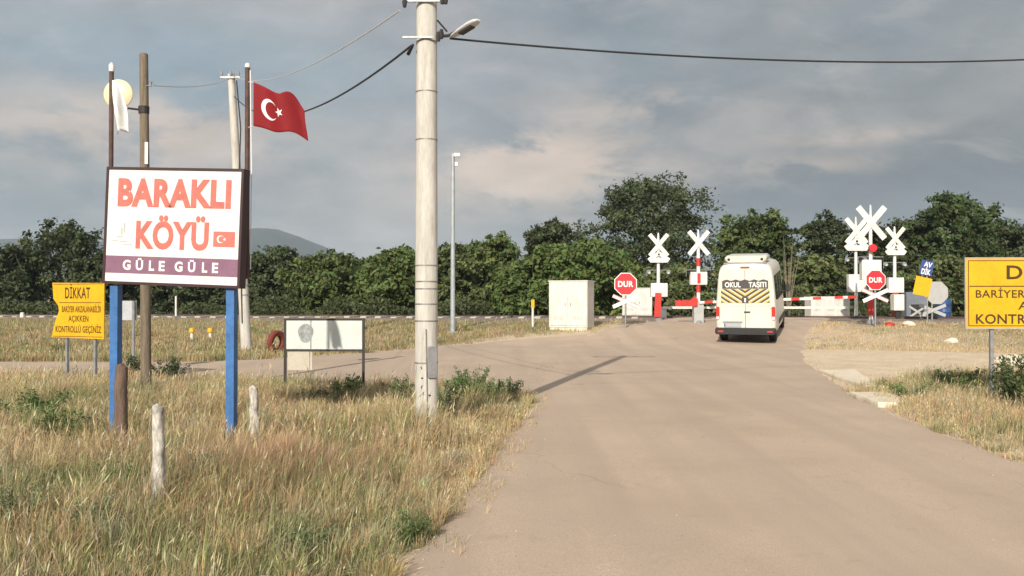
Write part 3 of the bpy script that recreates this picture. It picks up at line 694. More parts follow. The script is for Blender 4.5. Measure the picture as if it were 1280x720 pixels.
for i, (px, py, h_, rad, tint, n_, lf, lb) in enumerate([
        (432, 512, .42, .32, (.085, .115, .04), 700, .035, 'grey green bush at the foot of the blank notice board'),
        (405, 518, .28, .40, (.09, .095, .05), 600, .03, 'low dusty weed left of the bush under the notice board'),
        (575, 508, .45, .35, (.075, .115, .04), 800, .03, 'tall green weed right beside the foot of concrete pole'),
        (612, 505, .38, .35, (.085, .125, .045), 800, .03, 'green weed clump at the grass corner by the side road'),
        (45, 545, .5, .45, (.075, .11, .035), 900, .035, 'green weed clump left of the folded yellow sign posts'),
        (70, 570, .42, .40, (.07, .10, .032), 900, .03, 'dark green weed standing left of the left blue post'),
        (250, 628, .34, .22, (.21, .21, .135), 500, .02, 'silvery grey tuft just right of nearest white stake'),
        (590, 500, .55, .40, (.085, .12, .05), 900, .03, 'taller pale green weed behind the weed clump at the grass corner'),
        (635, 500, .36, .35, (.09, .12, .055), 700, .028, 'low green weed at the very tip of the grass corner'),
        (556, 530, .5, .28, (.095, .125, .06), 800, .026, 'slender green weed in front of the foot of concrete pole'),
        (505, 515, .42, .35, (.085, .105, .05), 700, .028, 'dusty weed just left of the foot of the concrete pole'),
        (20, 690, .34, .22, (.13, .155, .09), 700, .016, 'grey green stalky weed at the bottom left photo corner'),
        (112, 700, .33, .20, (.13, .15, .085), 700, .016, 'grey green stalky weed at the bottom edge, below the white stake'),
        (165, 640, .30, .25, (.075, .115, .04), 700, .018, 'fresh green weed left of the nearest white stake'),
        (385, 705, .26, .22, (.12, .15, .075), 600, .016, 'pale green low weed at the bottom edge near the road'),
        (505, 680, .22, .2, (.07, .10, .035), 500, .016, 'dark green weed at the left road edge, nearest the camera'),
        (1262, 512, .85, .30, (.05, .07, .03), 700, .045, 'tall dark thistle like weed right of the yellow sign post'),
        (1300, 520, .75, .40, (.06, .08, .03), 700, .045, 'dark weed at the right photo edge under the yellow sign'),
        (1190, 492, .45, .55, (.085, .12, .04), 900, .035, 'green weed clump left of the right yellow sign post'),
        (1130, 500, .3, .6, (.10, .13, .05), 800, .03, 'low green weeds beside the pale concrete slab'),
        (215, 480, .5, .5, (.04, .055, .025), 800, .04, 'dark shrub behind the wooden pole by the side road'),
        (168, 478, .55, .3, (.045, .06, .028), 500, .04, 'dark weed between left blue post and the wooden pole')]):
    weed('weed_plant', lb, *gp(px, py), h_, rad, tint, int(n_*1.6), 300+i, lf*.75)

# ------------------------------------------------------------------ village sign
KS = .945; SL = Vector((-4.67, 10.09, 0))*KS; SRt = Vector((-3.02, 9.82, 0))*KS; SW = 1.67*KS; SH = 1.33*KS; ST = .15*KS
mid = (SL+SRt)/2; rz_ = math.atan2(-.27, 1.65)
sg = thing('village_sign', 'white village name board with red letters on two blue posts', 'sign', (mid.x, mid.y, hz(mid.x, mid.y)), rz_)
zb = EYE+(1.79-EYE)*KS-hz(mid.x, mid.y); tilt = R(-2.2)
Tm = Matrix.Translation((0, 0, zb)) @ Matrix.Rotation(-tilt, 4, 'Y')
def sbuild(mb, name, m, parent, **k):
    mb.v = [tuple(Tm @ Vector(p)) for p in mb.v]; return mb.build(name, m, parent, **k)
for px_, nm in ((-.72*KS, 'post'), (.70*KS, 'post')):
    MB().box((px_, ST/2+.02, (zb)/2-.2), (.09, .09, zb+.42)).build('post', BLUE, sg)
mb = MB(); fr = .028
for c_, d_ in (((0, ST/2, fr/2), (SW, ST, fr)), ((0, ST/2, SH-fr/2), (SW, ST, fr)), ((-SW/2+fr/2, ST/2, SH/2), (fr, ST, SH-2*fr)), ((SW/2-fr/2, ST/2, SH/2), (fr, ST, SH-2*fr)), ((0, ST-.01, SH/2), (SW-2*fr, .014, SH-2*fr))):
    mb.box(c_, d_)
sbuild(mb, 'frame', MAROON, sg)
PW, PH = SW-2*fr, SH-2*fr
pan = sbuild(MB().box((0, .018, SH/2), (PW-.002, .02, PH-.002)), 'panel', mat('sign_vinyl', (.66, .65, .61), .45, .03, 2), sg)
def fx(u): return -PW/2+u*PW
def fz(v): return fr+(1-v)*PH
def sl(s, u0, u1, v0, v1, m, bold, sp=1.0, ref=None, y=.0055):
    o = lettering(s, fx(u0), fx(u1), fz(v1), fz(v0), y, m, pan, bold, sp, ref=ref)
    o.data.transform(Tm); return o
sbuild(MB().box((0, .0066, (fz(.77)+fz(.925))/2), (PW-.004, .002, fz(.77)-fz(.925))), 'band', PURPLE, pan)
sl('BARAKLI', .075, .93, .075, .33, PINK, .05, 1.09)
sl('KÖYÜ', .225, .775, .45, .705, PINK, .040, 1.06, 'KOYU')
for a_, u0, u1 in (('G', .135, .195), ('Ü', .235, .290), ('L', .335, .375), ('E', .410, .455), ('G', .530, .590), ('Ü', .630, .685), ('L', .735, .775), ('E', .810, .855)):
    sl(a_, u0, u1, .805, .895, FLAGW, .035, 1.0, {'Ü': 'U'}.get(a_), .0040)
flg = sbuild(MB().box(((fx(.81)+fx(.97))/2, .0066, (fz(.53)+fz(.665))/2), (fx(.97)-fx(.81), .002, fz(.53)-fz(.665))), 'flag_mark', mat('flag_ink', (.55, .15, .12), .5, .05, 9), pan)
def crescent_poly(cx_, cz_, r1, r2, off, n=26):
    # region inside circle 1 and outside circle 2
    d_ = off; a_ = (r1*r1-r2*r2+d_*d_)/(2*d_); th1 = math.acos(max(-1, min(1, a_/r1))); th2 = math.acos(max(-1, min(1, (a_-d_)/r2)))
    o_ = [(cx_+r1*math.cos(t_), cz_+r1*math.sin(t_)) for t_ in np.linspace(th1, 2*math.pi-th1, n)]
    i_ = [(cx_+d_+r2*math.cos(t_), cz_+r2*math.sin(t_)) for t_ in np.linspace(th2, 2*math.pi-th2, n)]
    return o_, i_
def star_pts(cx_, cz_, r_, rot=0):
    return [(cx_+(r_ if k % 2 == 0 else r_*.382)*math.cos(rot+math.pi+k*math.pi/5), cz_+(r_ if k % 2 == 0 else r_*.382)*math.sin(rot+math.pi+k*math.pi/5)) for k in range(10)]
def moon_star(cx_, cz_, k, y):
    mb = MB(); o_, i_ = crescent_poly(cx_, cz_, .25*k, .2*k, .0625*k)
    n = len(o_); mb.add([(p[0], y, p[1]) for p in o_]+[(p[0], y, p[1]) for p in i_], [(j, j+1, n+j+1, n+j) for j in range(n-1)])
    s_ = star_pts(cx_+.0625*k+.2*k+.02*k, cz_, .125*k); mb.add([(cx_+.2825*k, y, cz_)]+[(p[0], y, p[1]) for p in s_], [(0, 1+j, 1+(j+1) % 10) for j in range(10)])
    return mb
fh = fz(.53)-fz(.665)
sbuild(moon_star(fx(.81)+fh*.5, (fz(.53)+fz(.665))/2, fh, .0042), 'crescent_and_star', FLAGW, flg)
mb = MB()
for u, v, w_, h_ in ((.115, .55, .012, .09), (.135, .52, .012, .12), (.10, .60, .05, .012), (.13, .64, .06, .012), (.165, .665, .07, .012), (.065, .635, .05, .010)):
    mb.box((fx(u), .0066, fz(v)), (w_*PW, .002, h_*PH*.7))
sbuild(mb, 'faded_emblem', mat('faded_ink', (.40, .41, .40), .5, .06, 9), pan)

# flagpoles behind the sign
p = at(138, 210, 9.6)
fp = thing('flagpole', 'thin rusty flagpole behind the left half of village sign', 'flagpole', (p.x, p.y, 1.86), 0, 'flagpoles at the village sign')
ztop = at(138, 80, 9.6).z-fp.location.z
MB().tube([(0, 0, .0), (0, 0, ztop)], .024, 10).build('pole', RUSTP, fp, True)
MB().lathe([(.002, ztop-.08), (.028, ztop-.075), (.03, ztop-.01), (.012, ztop+.02)], 10, 'Z').build('cap', WHITE, fp, True)
p = at(308.5, 210, 9.5)
fp2 = thing('flagpole', 'rusty flagpole behind the right end of village sign, flying red flag', 'flagpole', (p.x, p.y, 1.86), 0, 'flagpoles at the village sign')
zt2 = at(308, 82, 9.5).z-fp2.location.z
MB().tube([(0, 0, .0), (0, 0, zt2)], .026, 10).build('pole', RUSTP, fp2, True)
MB().lathe([(.002, zt2-.02), (.03, zt2-.015), (.03, zt2+.02), (.01, zt2+.035)], 10, 'Z').build('cap', WHITE, fp2, True)
mb = MB(); mb.tube([(.045, -.02, 0.1), (.055, -.03, zt2*.5), (.035, -.02, zt2-.05)], .006, 6); mb.build('halyard', FLAGW, fp2, True)

# red flag (wind from the left: flies right and droops)
fo = at(316, 102, 9.45); fl_h = 55/FPX*9.45
def flagF(u, v):      # u 0..1.5 along, v 0..1 up; returns point
    k = u/1.5; ph = k*7.5
    x = k*.57; droop = -.25*k+.03*math.sin(ph*1.3+.6)*k-.02*k*(1-v)
    ruff = .055*math.sin(ph+.9*v)*min(1, k*2.5)
    hgt = fl_h*(1-.28*k)
    z = (v-1)*hgt + droop + (.045*math.sin((k-.55)*9)*(v)*(k > .55)) 
    return Vector((x+.02*math.sin(3*v+2*k)*k, ruff-.06*k, z))
flag = thing('flag', 'red flag with white crescent and star flying from the right flagpole', 'flag', fo)
def cloth(nu, nv, u0, u1, v0, v1, off=0.0):
    V = []; F = []
    for i in range(nu+1):
        for j in range(nv+1):
            u = u0+(u1-u0)*i/nu; v = v0+(v1-v0)*j/nv; V.append(flagF(u, v)+Vector((0, off, 0)))
    for i in range(nu):
        for j in range(nv): a = i*(nv+1)+j; F.append((a, a+nv+1, a+nv+2, a+1))
    return V, F
mb = MB(); mb.add(*cloth(36, 20, 0, 1.5, 0, 1)); fc = mb.build('cloth', FLAGRED, flag, True)
sol = fc.modifiers.new('s', 'SOLIDIFY'); sol.thickness = .004; sol.offset = 0
for off in (-.006, .006):
    mb = MB(); o_, i_ = crescent_poly(.46, .5, .25, .2, .0625); n = len(o_)
    V = [flagF(*p)+Vector((0, off, 0)) for p in o_]+[flagF(*p)+Vector((0, off, 0)) for p in i_]
    mb.add(V, [(j, j+1, n+j+1, n+j) for j in range(n-1)]); s_ = star_pts(.76, .5, .125)
    mb.add([flagF(.76, .5)+Vector((0, off, 0))]+[flagF(*p)+Vector((0, off, 0)) for p in s_], [(0, 1+j, 1+(j+1) % 10) for j in range(10)])
    mb.build('crescent_and_star', FLAGW, fc)
MB().tube([(-.0, 0, 0), (-.06, .03, .01)], .004, 5).build('tie', FLAGW, flag); MB().tube([(-.0, 0, -fl_h), (-.06, .03, -fl_h-.01)], .004, 5).build('tie', FLAGW, flag)

# white pennant on the left flagpole
po = at(140, 100, 9.57); wf = thing('flag', 'limp white flag hanging from the left flagpole in front of disc', 'flag', po)
V = []; F = []; nu, nv = 10, 18
for j in range(nv+1):
    v = j/nv; wdt = .045+.11*math.sin(min(1, v*1.15)*math.pi*.62); cx_ = .012+.085*v
    for i in range(nu+1):
        u = i/nu; V.append((cx_+(u-.4)*wdt, .05*math.sin(u*8+v*2)*min(1, v*2)-.01, -.58*v+.03*math.sin(u*3)*(v > .9)))
for j in range(nv):
    for i in range(nu): a = j*(nu+1)+i; F.append((a, a+1, a+nu+2, a+nu+1))
mb = MB(); mb.add(V, F); c_ = mb.build('cloth', FLAGW, wf, True); s_ = c_.modifiers.new('s', 'SOLIDIFY'); s_.thickness = .004; s_.offset = 0
MB().tube([(0, 0, 0), (-.03, .03, .01)], .004, 5).build('tie', FLAGW, wf)

# wooden pole with round disc lamp
d = 14.6; p = at(181, 300, d)
wp = thing('wooden_pole', 'weathered wooden utility pole behind the village sign', 'utility pole', (p.x, p.y, hz(p.x, p.y)))
zt = at(180, 66, d).z-wp.location.z
MB().tube([(.03, 0, -.1), (.0, 0, zt*.5), (-.035, 0, zt-.02), (-.035, 0, zt)], [.088, .078, .068, .055], 14).build('pole', WOODG, wp, True)
z1 = at(180, 107, d).z-wp.location.z
mb = MB(); mb.tube([(-.03, -.02, z1), (.10, -.05, z1)], .012, 6); mb.tube([(.10, -.05, z1-.02), (.10, -.05, z1+.06)], [.02, .028], 8); mb.build('insulator', GALV, wp, True)
z2 = at(180, 137, d).z-wp.location.z; bl = (at(160, 135, d).x-p.x)
MB().tube([(-.04, 0, z2), (bl, -.05, z2+.02)], .018, 8).build('bracket', DARK, wp, True)
mb = MB(); mb.lathe([(.085, z2-.06), (.088, z2+.06)], 12, 'Z'); mb.build('clamp', DARK, wp).location = (-.03, 0, 0)
dc = at(147, 117, d); mb = MB(); mb.lathe([(.06, .05), (.22, .02), (.24, 0), (.24, -.02), (.20, -.045), (.09, -.06), (.01, -.062)], 28)
dd = mb.build('disc_lamp', mat('cream_disc', (.70, .62, .40), .4, .05, 5), wp, True); dd.location = dc-wp.location; dd['label'] = 'round cream disc on a short bracket'
mb = MB(); z3 = at(183, 192, d).z-wp.location.z; mb.box((.045, -.07, z3), (.05, .02, .36)); mb.build('notice', FLAGW, wp)

# leaning concrete pole
d = 28.0; p = at(309, 440, d); cp = thing('concrete_pole', 'slightly leaning pale concrete utility pole right of village sign', 'utility pole', (p.x, p.y, hz(p.x, p.y)))
tp = at(288, 92, d)-cp.location
def lerp3(t_): return (tp.x*t_, 0, tp.z*t_)
MB().tube([(-.01, 0, -.15), lerp3(.5), lerp3(1.0)], [.17, .145, .11], 14).build('pole', CONC, cp, True)
for t_ in (.20, .235, .5): MB().tube([lerp3(t_-.003), lerp3(t_+.003)], .172-.06*t_, 14).build('strap', GALV, cp)
mb = MB(); q = Vector(lerp3(.985)); mb.box(q+Vector((0, -.13, 0)), (.62, .05, .06)); mb.build('crossarm', GALV, cp)
for dx in (-.27, .27, .02):
    mb = MB(); mb.tube([q+Vector((dx, -.13, .03)), q+Vector((dx, -.13, .10)), q+Vector((dx, -.13, .20))], [.02, .045, .03], 8); mb.build('insulator', GALV, cp, True)
mb = MB(); mb.tube([q+Vector((.2, -.12, -.1)), q+Vector((.33, -.1, -1.6)), q+Vector((.30, -.16, -3.2)), q+Vector((.42, -.17, -tp.z+1.0))], .02, 6); mb.build('down_cable', DARK, cp, True)

# main concrete lamp pole
d = 10.5; PX0 = (533-640)/FPX*d; mp_ = thing('street_lamp', 'tall pale concrete pole in the centre with lamp head at top', 'street lamp', (PX0, d, hz(PX0, d)))
PT = 8.0-mp_.location.z
def pz(py): return at(0, py, d).z-mp_.location.z
def prad(z): return .170-.0042*z*4.6
MB().tube([(0, 0, -.2), (0, 0, PT*.3), (0, 0, PT*.65), (-.012, 0, PT-.03), (-.012, 0, PT)], [.138, .131, .122, .110, .08], 28).build('pole', CONC, mp_, True)
steel = mat('strap_steel', (.31, .30, .28), .5, .2, 8, .4)
for py in (52, 115, 175, 332, 352, 361, 380, 401, 453):
    z = pz(py); rr = np.interp(z, [0, PT*.3, PT*.65, PT], [.138, .131, .122, .110])+.004
    MB().lathe([(rr-.01, z-.009), (rr, z-.007), (rr, z+.007), (rr-.01, z+.009)], 24, 'Z').build('strap', steel, mp_, True)
mb = MB(); z0_, z1_ = pz(472), pz(432); mb.box((.082, -.116, (z0_+z1_)/2), (.11, .03, z1_-z0_), Euler((0, 0, R(32))), bev=.01); mb.build('conduit_cover', mat('grey_sheet', (.27, .265, .27), .6, .1, 6), mp_)
mb = MB(); mb.tube([(.02, -.142, -.05), (.025, -.142, .45), (.01, -.140, z1_+.2)], .008, 6); mb.build('earth_wire', steel, mp_, True)
scr = mat('black_spray', (.05, .05, .05), .8, .1, 9)
for k, (dx, dz) in enumerate(((-.045, .92), (-.035, .80), (-.04, .70), (.05, .60), (-.02, .62))):
    mb = MB(); mb.box((dx, -.138+abs(dx)*.25, dz-.1), (.026 if k % 2 else .012, .008, .035 if k % 2 == 0 else .018), Euler((0, random.uniform(-.6, .6), dx*5))); mb.build('spray_mark', scr, mp_)
# lamp arm and head
la = at(545, 45, d)-mp_.location; lb_ = at(566, 44, d)-mp_.location; lh0 = at(563, 46, d-.05)-mp_.location; lh1 = at(599, 24, d-.35)-mp_.location
mb = MB(); mb.tube([(.05, 0, la.z), (lb_.x-.05, -.02, lb_.z), (lh0.x+.12, -.08, lh0.z+.09)], .02, 8); mb.tube([(.05, 0, la.z+.22), (la.x+.02, 0, la.z+.19), (la.x+.13, -.01, la.z+.06)], .012, 6); mb.build('lamp_arm', DARK, mp_, True)
ax_ = (lh1-lh0); ln = ax_.length; ax_.normalize(); mb = MB(); prof = [(0.0, .016), (.10*ln, .038), (.35*ln, .055), (.68*ln, .066), (.88*ln, .055), (ln-.005, .024)]
V = []; nn_ = 14; side = ax_.cross(Vector((0, 0, 1))).normalized(); up_ = side.cross(ax_)
for t_, rr in prof:
    for k in range(nn_):
        th = 2*math.pi*k/nn_; V.append(lh0+ax_*t_+side*math.cos(th)*rr*1.1+up_*math.sin(th)*rr*(.75 if math.sin(th) > 0 else .35))
F = [(i*nn_+k, i*nn_+(k+1) % nn_, (i+1)*nn_+(k+1) % nn_, (i+1)*nn_+k) for i in range(len(prof)-1) for k in range(nn_)]+[tuple(range(nn_-1, -1, -1)), tuple(range((len(prof)-1)*nn_, len(prof)*nn_))]
mb.add(V, F); hd_ = mb.build('lamp_head', mat('lamp_aluminium', (.62, .63, .64), .4, .05, 5, .2), mp_, True)
mb = MB(); q = lh0+ax_*ln*.55-up_*.026; mb.box(q, (.20, .08, .018), Matrix((ax_, side, up_)).transposed()); mb.build('lens', DARK, hd_)
mb = MB(); mb.box((-.02, -.14, 7.80-mp_.location.z), (1.7, .06, .07)); mb.build('crossarm', GALV, mp_)
MB().box((.0, -.135, pz(4)), (.52, .03, .035)).build('crossarm', GALV, mp_); MB().box((-.09, -.145, pz(50)), (.36, .02, .02)).build('crossarm', GALV, mp_)
for dx in (-.8, -.3, .3, .8):
    mb = MB(); z = 7.84-mp_.location.z; mb.tube([(dx-.02, -.17, z), (dx-.02, -.17, z+.08), (dx-.02, -.17, z+.17)], [.018, .042, .03], 8); mb.build('insulator', GALV, mp_, True)
for py, dx in ((4, .20), (4, .24), (8, -.24), (50, .155), (47, .19)):
    mb = MB(); z = pz(py); mb.tube([(dx, -.19, z-.06), (dx, -.19, z), (dx, -.19, z+.05)], [.02, .03, .02], 8); mb.build('clamp', DARK, mp_, True)

# wires
def wire(name, label, a, b_, sag, rad, m, n=28):
    a, b_ = Vector(a), Vector(b_); pts = []
    for i in range(n+1):
        t_ = i/n; p = a.lerp(b_, t_); p.z -= 4*sag*t_*(1-t_); pts.append(p)
    o = MB().tube([q-a for q in pts], rad, 6).build(name, m, None, True); o.location = a; tag(o, label, 'cable'); return o
CAB = mat('black_cable', (.03, .03, .032), .6, .1, 9); CABW = mat('bare_wire', (.62, .62, .62), .5, .1, 9, .3)
a_ = at(562, 47, 10.45); b_ = at(1460, 62, 14.5)
wire('overhead_cable', 'thick dark cable running from the lamp pole to the right edge', a_, b_, .235, .013, CAB)
wire('overhead_cable', 'dark cable sagging from lamp pole down behind the red flag', at(514, 56, 10.4), at(292, 120, 27.8), .72, .014, CAB)
mb = MB().tube([Vector((0, 0, 0)), Vector((-.08, .2, -.05))], [.016, .024], 8); o = mb.build('cable_anchor', DARK, None, True); o.location = at(516, 55, 10.35); tag(o, 'black tension clamp where the left cable meets lamp pole', 'cable clamp')
wire('overhead_wire', 'pale thin wire from the leaning concrete pole up to the lamp pole', at(290, 94, 27.9), at(499, 12, 10.4), .42, .009, CABW)
wire('overhead_wire', 'pale thin wire between wooden pole and leaning concrete pole', at(189, 106, 14.55), at(287, 97, 27.8), .12, .009, CABW)

# thin steel camera mast
d = 35.5; p = at(566, 418, d); st = thing('camera_mast', 'tall thin grey steel mast with small white camera at top', 'mast', (p.x, p.y, hz(p.x, p.y)))
z = at(0, 192, d).z-st.location.z
MB().tube([(0, 0, -.1), (0, 0, z*.5), (0, 0, z)], [.10, .085, .075], 12).build('pole', mat('grey_steel', (.36, .40, .42), .5, .1, 5, .2), st, True)
MB().box((.17, -.08, z-.06), (.26, .14, .15), bev=.02).build('camera', WHITE, st); MB().box((.14, -.02, z-.42), (.13, .1, .18), bev=.02).build('junction_box', WHITE, st)
MB().box((0, 0, .0), (.4, .4, .06)).build('base_plate', GALV, st)

# small blank notice board
d = 14.4; cxp = gx(405.5, d); nb = thing('notice_board', 'small blank pale notice board in thin dark frame, stained at left', 'notice board', (cxp, d, hz(cxp, d)), R(-3))
bw = 102/FPX*d; zt_ = at(0, 398, d).z-nb.location.z; zb_ = at(0, 438, d).z-nb.location.z
for sx in (-1, 1):
    MB().box((sx*(bw/2-.02), 0, zt_/2-.1), (.038, .038, zt_+.2)).build('post', DARK, nb)
mb = MB(); mb.box((0, 0, zt_-.016), (bw-.078, .034, .032)); mb.box((0, 0, zb_), (bw-.078, .034, .03)); mb.build('frame', DARK, nb)
bm_ = mat('notice_sheet', (.56, .59, .555), .35, .05, 3)
pn = MB().box((0, -.004, (zt_+zb_)/2-.002), (bw-.08, .014, zt_-zb_-.05)).build('panel', bm_, nb)
stain = [( -bw*.5+.36+.125*math.cos(t_)*(1+.1*math.sin(3*t_)), (zt_+zb_)/2+.0+.155*math.sin(t_)+.02) for t_ in np.linspace(0, 2*math.pi, 26)[:-1]]
stain = [(x_, max(zb_+.03, min(zt_-.045, z_))) for x_, z_ in stain]
MB().prism(stain, -.0132, -.0112).build('faded_print', mat('faded_grey', (.33, .35, .35), .5, .25, 9), pn)
MB().box((-bw*.5+.445, -.0125, (zt_+zb_)/2), (.02, .003, zt_-zb_-.06)).build('faded_print', mat('faded_grey', (.4, .4, .4)), pn)
mb = MB(); mb.box((-bw/2+.04+.20, .0, zb_-.02-.15), (.36, .012, .30)); mb.build('lower_sheet', mat('cream_sheet', (.48, .43, .35), .6, .06, 4), nb)
mb = MB(); mb.box((-bw/2+.04+.41, .0, zb_-.02-.15), (.035, .012, .30)); mb.build('lower_sheet', mat('cream_sheet', (.62, .55, .44)), nb)

# yellow warning signs
def yellow_sign(label, x, y, rz, W, Hh, zb, lines, bent=False, two_posts=(-.3, .3)):
    t_ = thing('warning_sign', label, 'sign', (x, y, hz(x, y)), rz)
    zb = zb-t_.location.z
    for k in two_posts:
        mb = MB()
        mb.box((k*W-.022, .055, (zb+Hh)/2-.15), (.008, .05, zb+Hh+.2)); mb.box((k*W+.022, .055, (zb+Hh)/2-.15), (.008, .05, zb+Hh+.2)); mb.box((k*W, .034, (zb+Hh)/2-.15), (.036, .008, zb+Hh+.2))
        mb.build('post', GALV, t_)
    if bent:
        poly = [(-W/2, zb), (W/2, zb-.02), (W/2, zb+Hh*.985), (-W/2+.01, zb+Hh), (-W/2+.04, zb+Hh*.70), (-W/2+.17, zb+Hh*.58), (-W/2+.19, zb+Hh*.48), (-W/2+.08, zb+Hh*.26)]
    else: poly = [(-W/2, zb), (W/2, zb), (W/2, zb+Hh), (-W/2, zb+Hh)]
    pn = MB().prism(poly, 0, .025).build('panel', YEL, t_)
    BORD = mat('sign_border', (.12, .05, .012), .6, .1, 12); mb = MB()
    if not bent:
        for c_, d_ in (((0, -.002, zb+.035), (W-.06, .003, .012)), ((0, -.002, zb+Hh-.035), (W-.06, .003, .012)), ((-W/2+.035, -.002, zb+Hh/2), (.012, .003, Hh-.085)), ((W/2-.035, -.002, zb+Hh/2), (.012, .003, Hh-.085))): mb.box(c_, d_)
        mb.box((0, -.002, zb+Hh*.60), (W-.10, .003, .016))
        ed = MB(); 
        for c_, d_ in (((0, .012, zb-.008), (W+.03, .03, .016)), ((0, .012, zb+Hh+.008), (W+.03, .03, .016)), ((-W/2-.008, .012, zb+Hh/2), (.016, .03, Hh)), ((W/2+.008, .012, zb+Hh/2), (.016, .03, Hh))): ed.box(c_, d_)
        ed.build('edge_trim', mat('aluminium_trim', (.45, .43, .38), .4, .08, 6, .3), t_)
    else:
        mb.box((.06, -.002, zb+Hh*.635), (W*.80, .003, .013)); mb.box((.0, -.002, zb+.02), (W*.95, .003, .012)); mb.box((.0, -.002, zb+Hh-.03), (W*.94, .003, .012))
    mb.build('border', BORD, pn)
    for (s_, u0, u1, v0, v1, ref, bold) in lines:
        lettering(s_, -W/2+u0*W, -W/2+u1*W, zb+(1-v1)*Hh, zb+(1-v0)*Hh, -.004, LETTER, pn, bold, 1.05, ref=ref)
    return t_
# right sign, partly outside the frame
W_ = 2.55; d = 13.5; x0 = gx(1208, d)
yellow_sign('large yellow warning board on steel posts at the right photo edge', x0+W_/2*math.cos(R(3)), d-.06, R(-3), W_, 1.06, at(0, 410, d).z,
    [('DİKKAT', .235, .765, .10, .30, 'DIKKAT', .02), ('BARİYER ARIZALANABİLİR', .055, .945, .455, .565, 'BARIYER', .012), ('AÇIKKEN', .30, .70, .62, .735, 'AIKKEN', .012), ('KONTROLLÜ GEÇİNİZ', .055, .945, .80, .94, 'KONTROLLU', .018)], False, (-.345, .345))
d = 17.2; x0 = gx(97, d)
yellow_sign('yellow warning sign with bent and torn left edge on two steel posts', x0, d, R(-22), 1.36, 1.07, at(0, 422, d).z,
    [('DİKKAT', .26, .74, .09, .29, 'DIKKAT', .015), ('BARİYER ARIZALANABİLİR', .20, .95, .43, .54, 'BARIYER', .01), ('AÇIKKEN', .33, .71, .60, .71, 'AIKKEN', .01), ('KONTROLLÜ GEÇİNİZ', .08, .95, .79, .91, 'KONTROLLU', .012)], True, (-.24, .30))

# small grey sign behind the village sign
d = 20; p = at(167, 455, d); o = thing('small_sign', 'small grey sign back on a thin steel post behind village sign', 'sign', (p.x, p.y, hz(p.x, p.y)))
zz_ = at(0, 376, d).z-o.location.z
MB().tube([(0, 0, -.1), (0, 0, zz_)], .035, 8).build('post', GALV, o, True); MB().box((-.16, .05, zz_-.22), (.42, .012, .44), bev=.004).build('plate', mat('grey_sheet2', (.42, .44, .46), .5, .08, 4), o)

# fence stakes
def stake(label, px, top_py, base_py, wpx, m, d, lean, seed, name='fence_stake'):
    r = random.Random(seed); p = at(px, base_py, d); base = hz(p.x, p.y); ht = at(px, top_py, d).z-base; rr = wpx/FPX*d/2
    pts = []; rad = []
    for k in range(11):
        t_ = k/10; pts.append((lean*t_+r.uniform(-1, 1)*rr*.10, r.uniform(-1, 1)*rr*.10, -.12+(ht+.12)*t_)); rad.append(rr*(1.04-.12*t_+r.uniform(-.05, .05)))
    pts.append((pts[-1][0]+rr*.2, 0, ht+rr*.25)); rad.append(rr*.45)
    o = MB().tube(pts, rad, 11).build(name, m, None, True); o.location = (p.x, p.y, base); tag(o, label, 'fence stake', 'old wooden stakes in the grass'); return o
stake('whitewashed crooked stake nearest the camera in the tall grass', 199, 508, 650, 16, WHITEWASH, 6.3, -.0, 1)
stake('thin whitewashed stake just right of the right blue sign post', 320, 484, 575, 12, WHITEWASH, 9.0, -.02, 2)
stake('brown weathered stub right beside the left blue sign post', 152, 458, 560, 16, BROWNSTUB, 9.0, .0, 3)

# ------------------------------------------------------------------ crossing equipment
HOUS = mat('equipment_white', (.61, .60, .56), .5, .07, 2.5, col2=(.49, .47, .42), stretch=(2.5, 2.5, .5)); GREYB = mat('equipment_grey', (.42, .43, .42), .5, .08, 3)
def cabinet(label, px0, px1, top, base, d, depth, rz, name='equipment_cabinet', doors=2, m=HOUS, cz=None):
    W = (px1-px0)/FPX*d; x = gx((px0+px1)/2, d); zg = hz(x, d); o = thing(name, label, 'cabinet', (x, d, zg), rz)
    Hh = at(0, top, d).z-zg
    MB().box((0, depth/2, .04), (W*.96, depth*.95, .2)).build('plinth', CONC2, o)
    MB().box((0, depth/2, Hh/2+.05), (W, depth, Hh-.14), bev=.012).build('body', m, o)
    MB().box((0, depth/2, Hh-.01), (W+.06, depth+.06, .05), bev=.01).build('roof', m, o)
    for k in range(doors):
        w_ = W/doors; xc = -W/2+w_*(k+.5)
        dr = MB().box((xc, -.012, Hh/2+.05), (w_-.05, .024, Hh-.30), bev=.006).build('door', m, o)
        mb = MB(); mb.box((xc+(w_*.36 if k == 0 else -w_*.36), -.035, Hh*.52), (.03, .025, .14), bev=.006); mb.build('handle', GALV, dr)
        mb = MB()
        for j in range(5): mb.box((xc, -.027, .42+j*.035), (w_*.5, .006, .012))
        mb.build('vent', GREYB, dr)
    return o
cabinet('large white metal cabinet standing left of the crossing', 685, 735, 351, 415, 35.5, 1.05, R(-20))
cabinet('white cabinet behind the left round red stop sign', 778, 815, 360, 405, 46, .9, R(-6))
cabinet('low wide white cabinet behind the barrier boom right of minibus', 1013, 1063, 371, 402, 45, .8, R(4), doors=3)
def crossbuck(mb, z, L_, wd, y, ang=R(50)):
    for sg_ in (-1, 1):
        mb.box((0, y+.012*sg_, z), (L_, .022, wd), Euler((0, sg_*ang, 0)))
